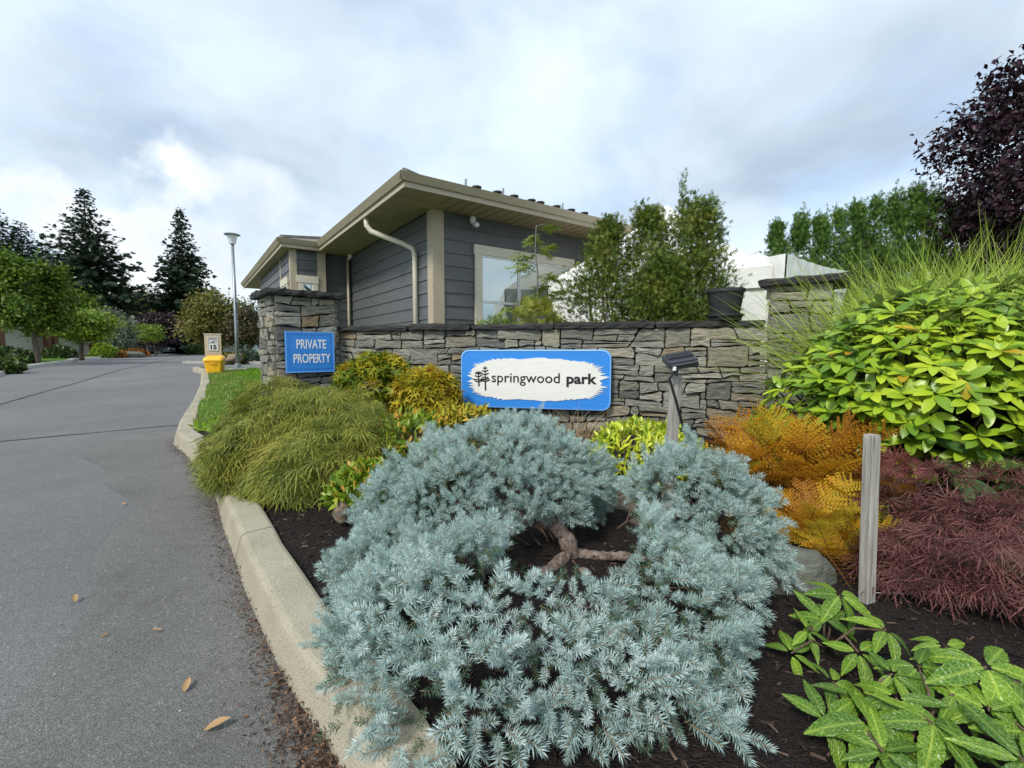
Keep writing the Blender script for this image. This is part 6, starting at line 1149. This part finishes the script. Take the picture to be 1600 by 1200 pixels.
for i, (u, v, D_, rx, rz, mat, lab) in enumerate(((22, 553, 20.5, .85, .42, 'bush', 'rounded dark bush at the edge of the opposite lawn'), (96, 553, 29, .85, .48, 'bush', 'dark spreading bush in front of the garages'), (163, 549, 34, .75, .55, 'tree_bright', 'bright green bush under the silvery tree'), (196, 553, 38, 1.1, .32, 'tree_bright', 'low lime bush beside the distant car'), (180, 555, 35, .7, .22, 'rustbush', 'rusty red ground cover at the far bed'), (212, 552, 38, .75, .30, 'rustbush', 'orange mound plant near the pale rock'), (310, 544, 50, 1.1, .75, 'bush', 'square dark clipped hedge by the speed board'), (388, 552, 22.5, .48, .32, 'glaucous', 'grey green domed bush beside the stone pillar'), (362, 556, 22, .55, .22, 'olive', 'low straw coloured bush behind the lamp base'), (5, 575, 14.8, .5, .15, 'bush', 'low dark plant at the near driveway edge'), (270, 540, 62, 5.5, 1.6, 'bush', 'long dark bank of shrubs closing the road end'), (120, 545, 66, 7, 1.7, 'bush', 'dark shrub bank below the ragged fir'))):
    c = at(u, v, D_); zb = float(zr(D_)) + .08; shrub('bush', lab, 'bush', (c.x, c.y, zb + rz * .6), (rx, rx * .8, rz), 900, [LEAFW], .10 + .004 * D_, LM[mat], 'bushes beside the road', zmin=zb, stems=3, amp=.12)
o = boulder('pale rock among the rusty ground cover across the road', 206, 556, 36, (.8, .5, .35), 'rock', 4); o = boulder('pale boulder on the far verge behind the lamp base', 366, 559, 21.5, (.35, .3, .22), 'rock_tan', 6)
# long house with garages on the opposite side
hA, hB = Vector((-37, 24.0, 0)), Vector((-37.6, 40.5, 0)); ht = (hB - hA).normalized(); hn = Vector((ht.y, -ht.x, 0)); gh = .95; r = thing('garage_house', 'low beige row house with garage doors and brown columns behind the street trees', 'house', hA + UP * gh); Lh = (hB - hA).length
mb = MB(); mb.prism([(0, 0), (Lh, 0), (Lh, 2.75), (0, 2.75)], hA - hn * 7 + UP * (gh - .3), ht, UP, hn, 7); mb.build('wall', plain('beige_stucco', (.40, .35, .28), .85, .2, .08), r)
P_ = [hA + hn * 1.5 - ht * .6, hB + hn * 1.5 + ht * .6, hB - hn * 8 + ht * .6, hA - hn * 8 - ht * .6]; zc = UP * (gh + 2.5); rg = [hA - hn * 3.2 + ht * 3, hB - hn * 3.2 - ht * 3]; mb = MB(); mb.add([p + zc for p in P_] + [p + zc + UP * 1.7 for p in rg], [(0, 1, 5, 4), (1, 2, 5), (2, 3, 4, 5), (3, 0, 4), (3, 2, 1, 0)]); mb.build('roof', M['roof'], r)
for i in range(4):
    x0 = .9 + i * 4.0; mb = MB(); mb.prism([(x0, 0), (x0 + 2.6, 0), (x0 + 2.6, 2.1), (x0, 2.1)], hA + UP * gh + hn * .01, ht, UP, hn, .05); d_ = mb.build('garage_door', plain('pale_garage_door', (.52, .50, .45), .5, .4, .04) if i == 0 else bpy.data.materials['pale_garage_door'], r)
    for j in range(4): mb = MB(); mb.prism([(x0 + .06, .06 + j * .51), (x0 + 2.54, .06 + j * .51), (x0 + 2.54, .5 + j * .51), (x0 + .06, .5 + j * .51)], hA + UP * gh + hn * .062, ht, UP, hn, .012); mb.build('panel', bpy.data.materials['pale_garage_door'], d_)
    for xx, mm in ((x0 - .45, 'brown_column'), (x0 + 2.95, 'brown_column')): mb = MB(); mb.box(hA + ht * xx + hn * .9 + UP * (gh + 1.2), (.34, .34, 2.55), math.atan2(ht.y, ht.x)); mb.build('column', bpy.data.materials.get(mm) or plain(mm, (.14, .065, .035), .6, .3, .1), r)
# cars
def car(label, loc, rz, paint, L=4.5):
    r = thing('parked_car', label, 'car', loc, 'cars parked in the distance'); R = Matrix.Rotation(rz, 3, 'Z'); loc = Vector(loc); T_ = lambda p: loc + R @ Vector(p)
    prof = [(-2.2, .35), (-2.25, .62), (-2.2, .95), (-1.95, 1.05), (-1.55, 1.48), (-.6, 1.62), (.35, 1.55), (1.05, 1.06), (1.95, .92), (2.22, .70), (2.22, .38)]; W = .9; V = []; n = len(prof)
    for yy, s in ((-W, .0), (-W * .96, .02), (W * .96, .02), (W, .0)): V += [T_((x * (1 - s), yy * (1 if z < 1.07 else .82), z)) for x, z in prof]
    mb = MB(); mb.add(V, [(j * n + i, j * n + (i + 1) % n, (j + 1) * n + (i + 1) % n, (j + 1) * n + i) for j in range(3) for i in range(n)] + [tuple(range(n))[::-1], tuple(range(3 * n, 4 * n))]); mb.build('body', paint, r)
    for s in (-1, 1):
        for nm, poly in (('window', [(-1.72, 1.09), (-1.42, 1.42), (-.5, 1.53), (-.45, 1.09)]), ('window', [(-.38, 1.09), (-.43, 1.53), (.28, 1.48), (.85, 1.09)])):
            mb = MB(); A = [T_((x, s * W * (.985 if z < 1.1 else .84) + s * .012, z)) for x, z in poly]; mb.add(A + [p - R @ Vector((0, s * .03, 0)) for p in A], [(0, 1, 2, 3), (4, 5, 6, 7), (0, 1, 5, 4), (1, 2, 6, 5), (2, 3, 7, 6), (3, 0, 4, 7)]); mb.build(nm, M['glass'], r)
        for x in (-1.35, 1.35):
            mb = MB(); c = T_((x, s * .80, .33)); ax = R @ Vector((0, s, 0)); mb.tube([c - ax * .1, c + ax * .115], .33, 16); w = mb.build('wheel', M['black_plastic'], r); mb = MB(); mb.tube([c + ax * .116, c + ax * .13], .2, 12); mb.build('rim', M['grey_metal'], w)
        mb = MB(); mb.box(T_((2.19, s * .62, .72)), (.08, .36, .14), rz); mb.build('headlight', M['vinyl'], r); mb = MB(); mb.box(T_((-2.22, s * .66, .85)), (.06, .26, .2), rz); mb.build('tail_light', plain('red_lens', (.4, .02, .02), .3, .5, .02) if 'red_lens' not in bpy.data.materials else bpy.data.materials['red_lens'], r)
car('dark grey suv parked at the road end beyond the little round tree', gb(234, 556, 52) - UP * .1, .25, plain('grey_car_paint', (.10, .11, .12), .3, .6, .03)); car('white car glimpsed past the lamp and the grey green bush', gb(398, 560, 30) + UP * .06, 1.0, plain('white_car_paint', (.62, .64, .66), .3, .6, .03))
p0, p1 = gb(254, 556, 56), gb(301, 556, 56); r = thing('low_rail_fence', 'low grey rail fence across the end of the road', 'fence', p0); 
for i in range(5): p = p0.lerp(p1, i / 4); mb = MB(); mb.box(p + UP * .2, (.14, .14, .6)); mb.build('post', M['barkgrey'], r)
mb = MB(); d = p1 - p0; mb.box(p0.lerp(p1, .5) + UP * .43 - Vector((0, .1, 0)), (d.length + .3, .06, .16), math.atan2(d.y, d.x)); mb.build('rail', M['barkgrey'], r)

print('triangles', sum(sum(len(p.vertices) - 2 for p in m.polygons) * 1 for m in bpy.data.meshes if m.users and len(m.polygons) < 5000) + sum(int(len(m.loops) - 2 * len(m.polygons)) for m in bpy.data.meshes if len(m.polygons) >= 5000))
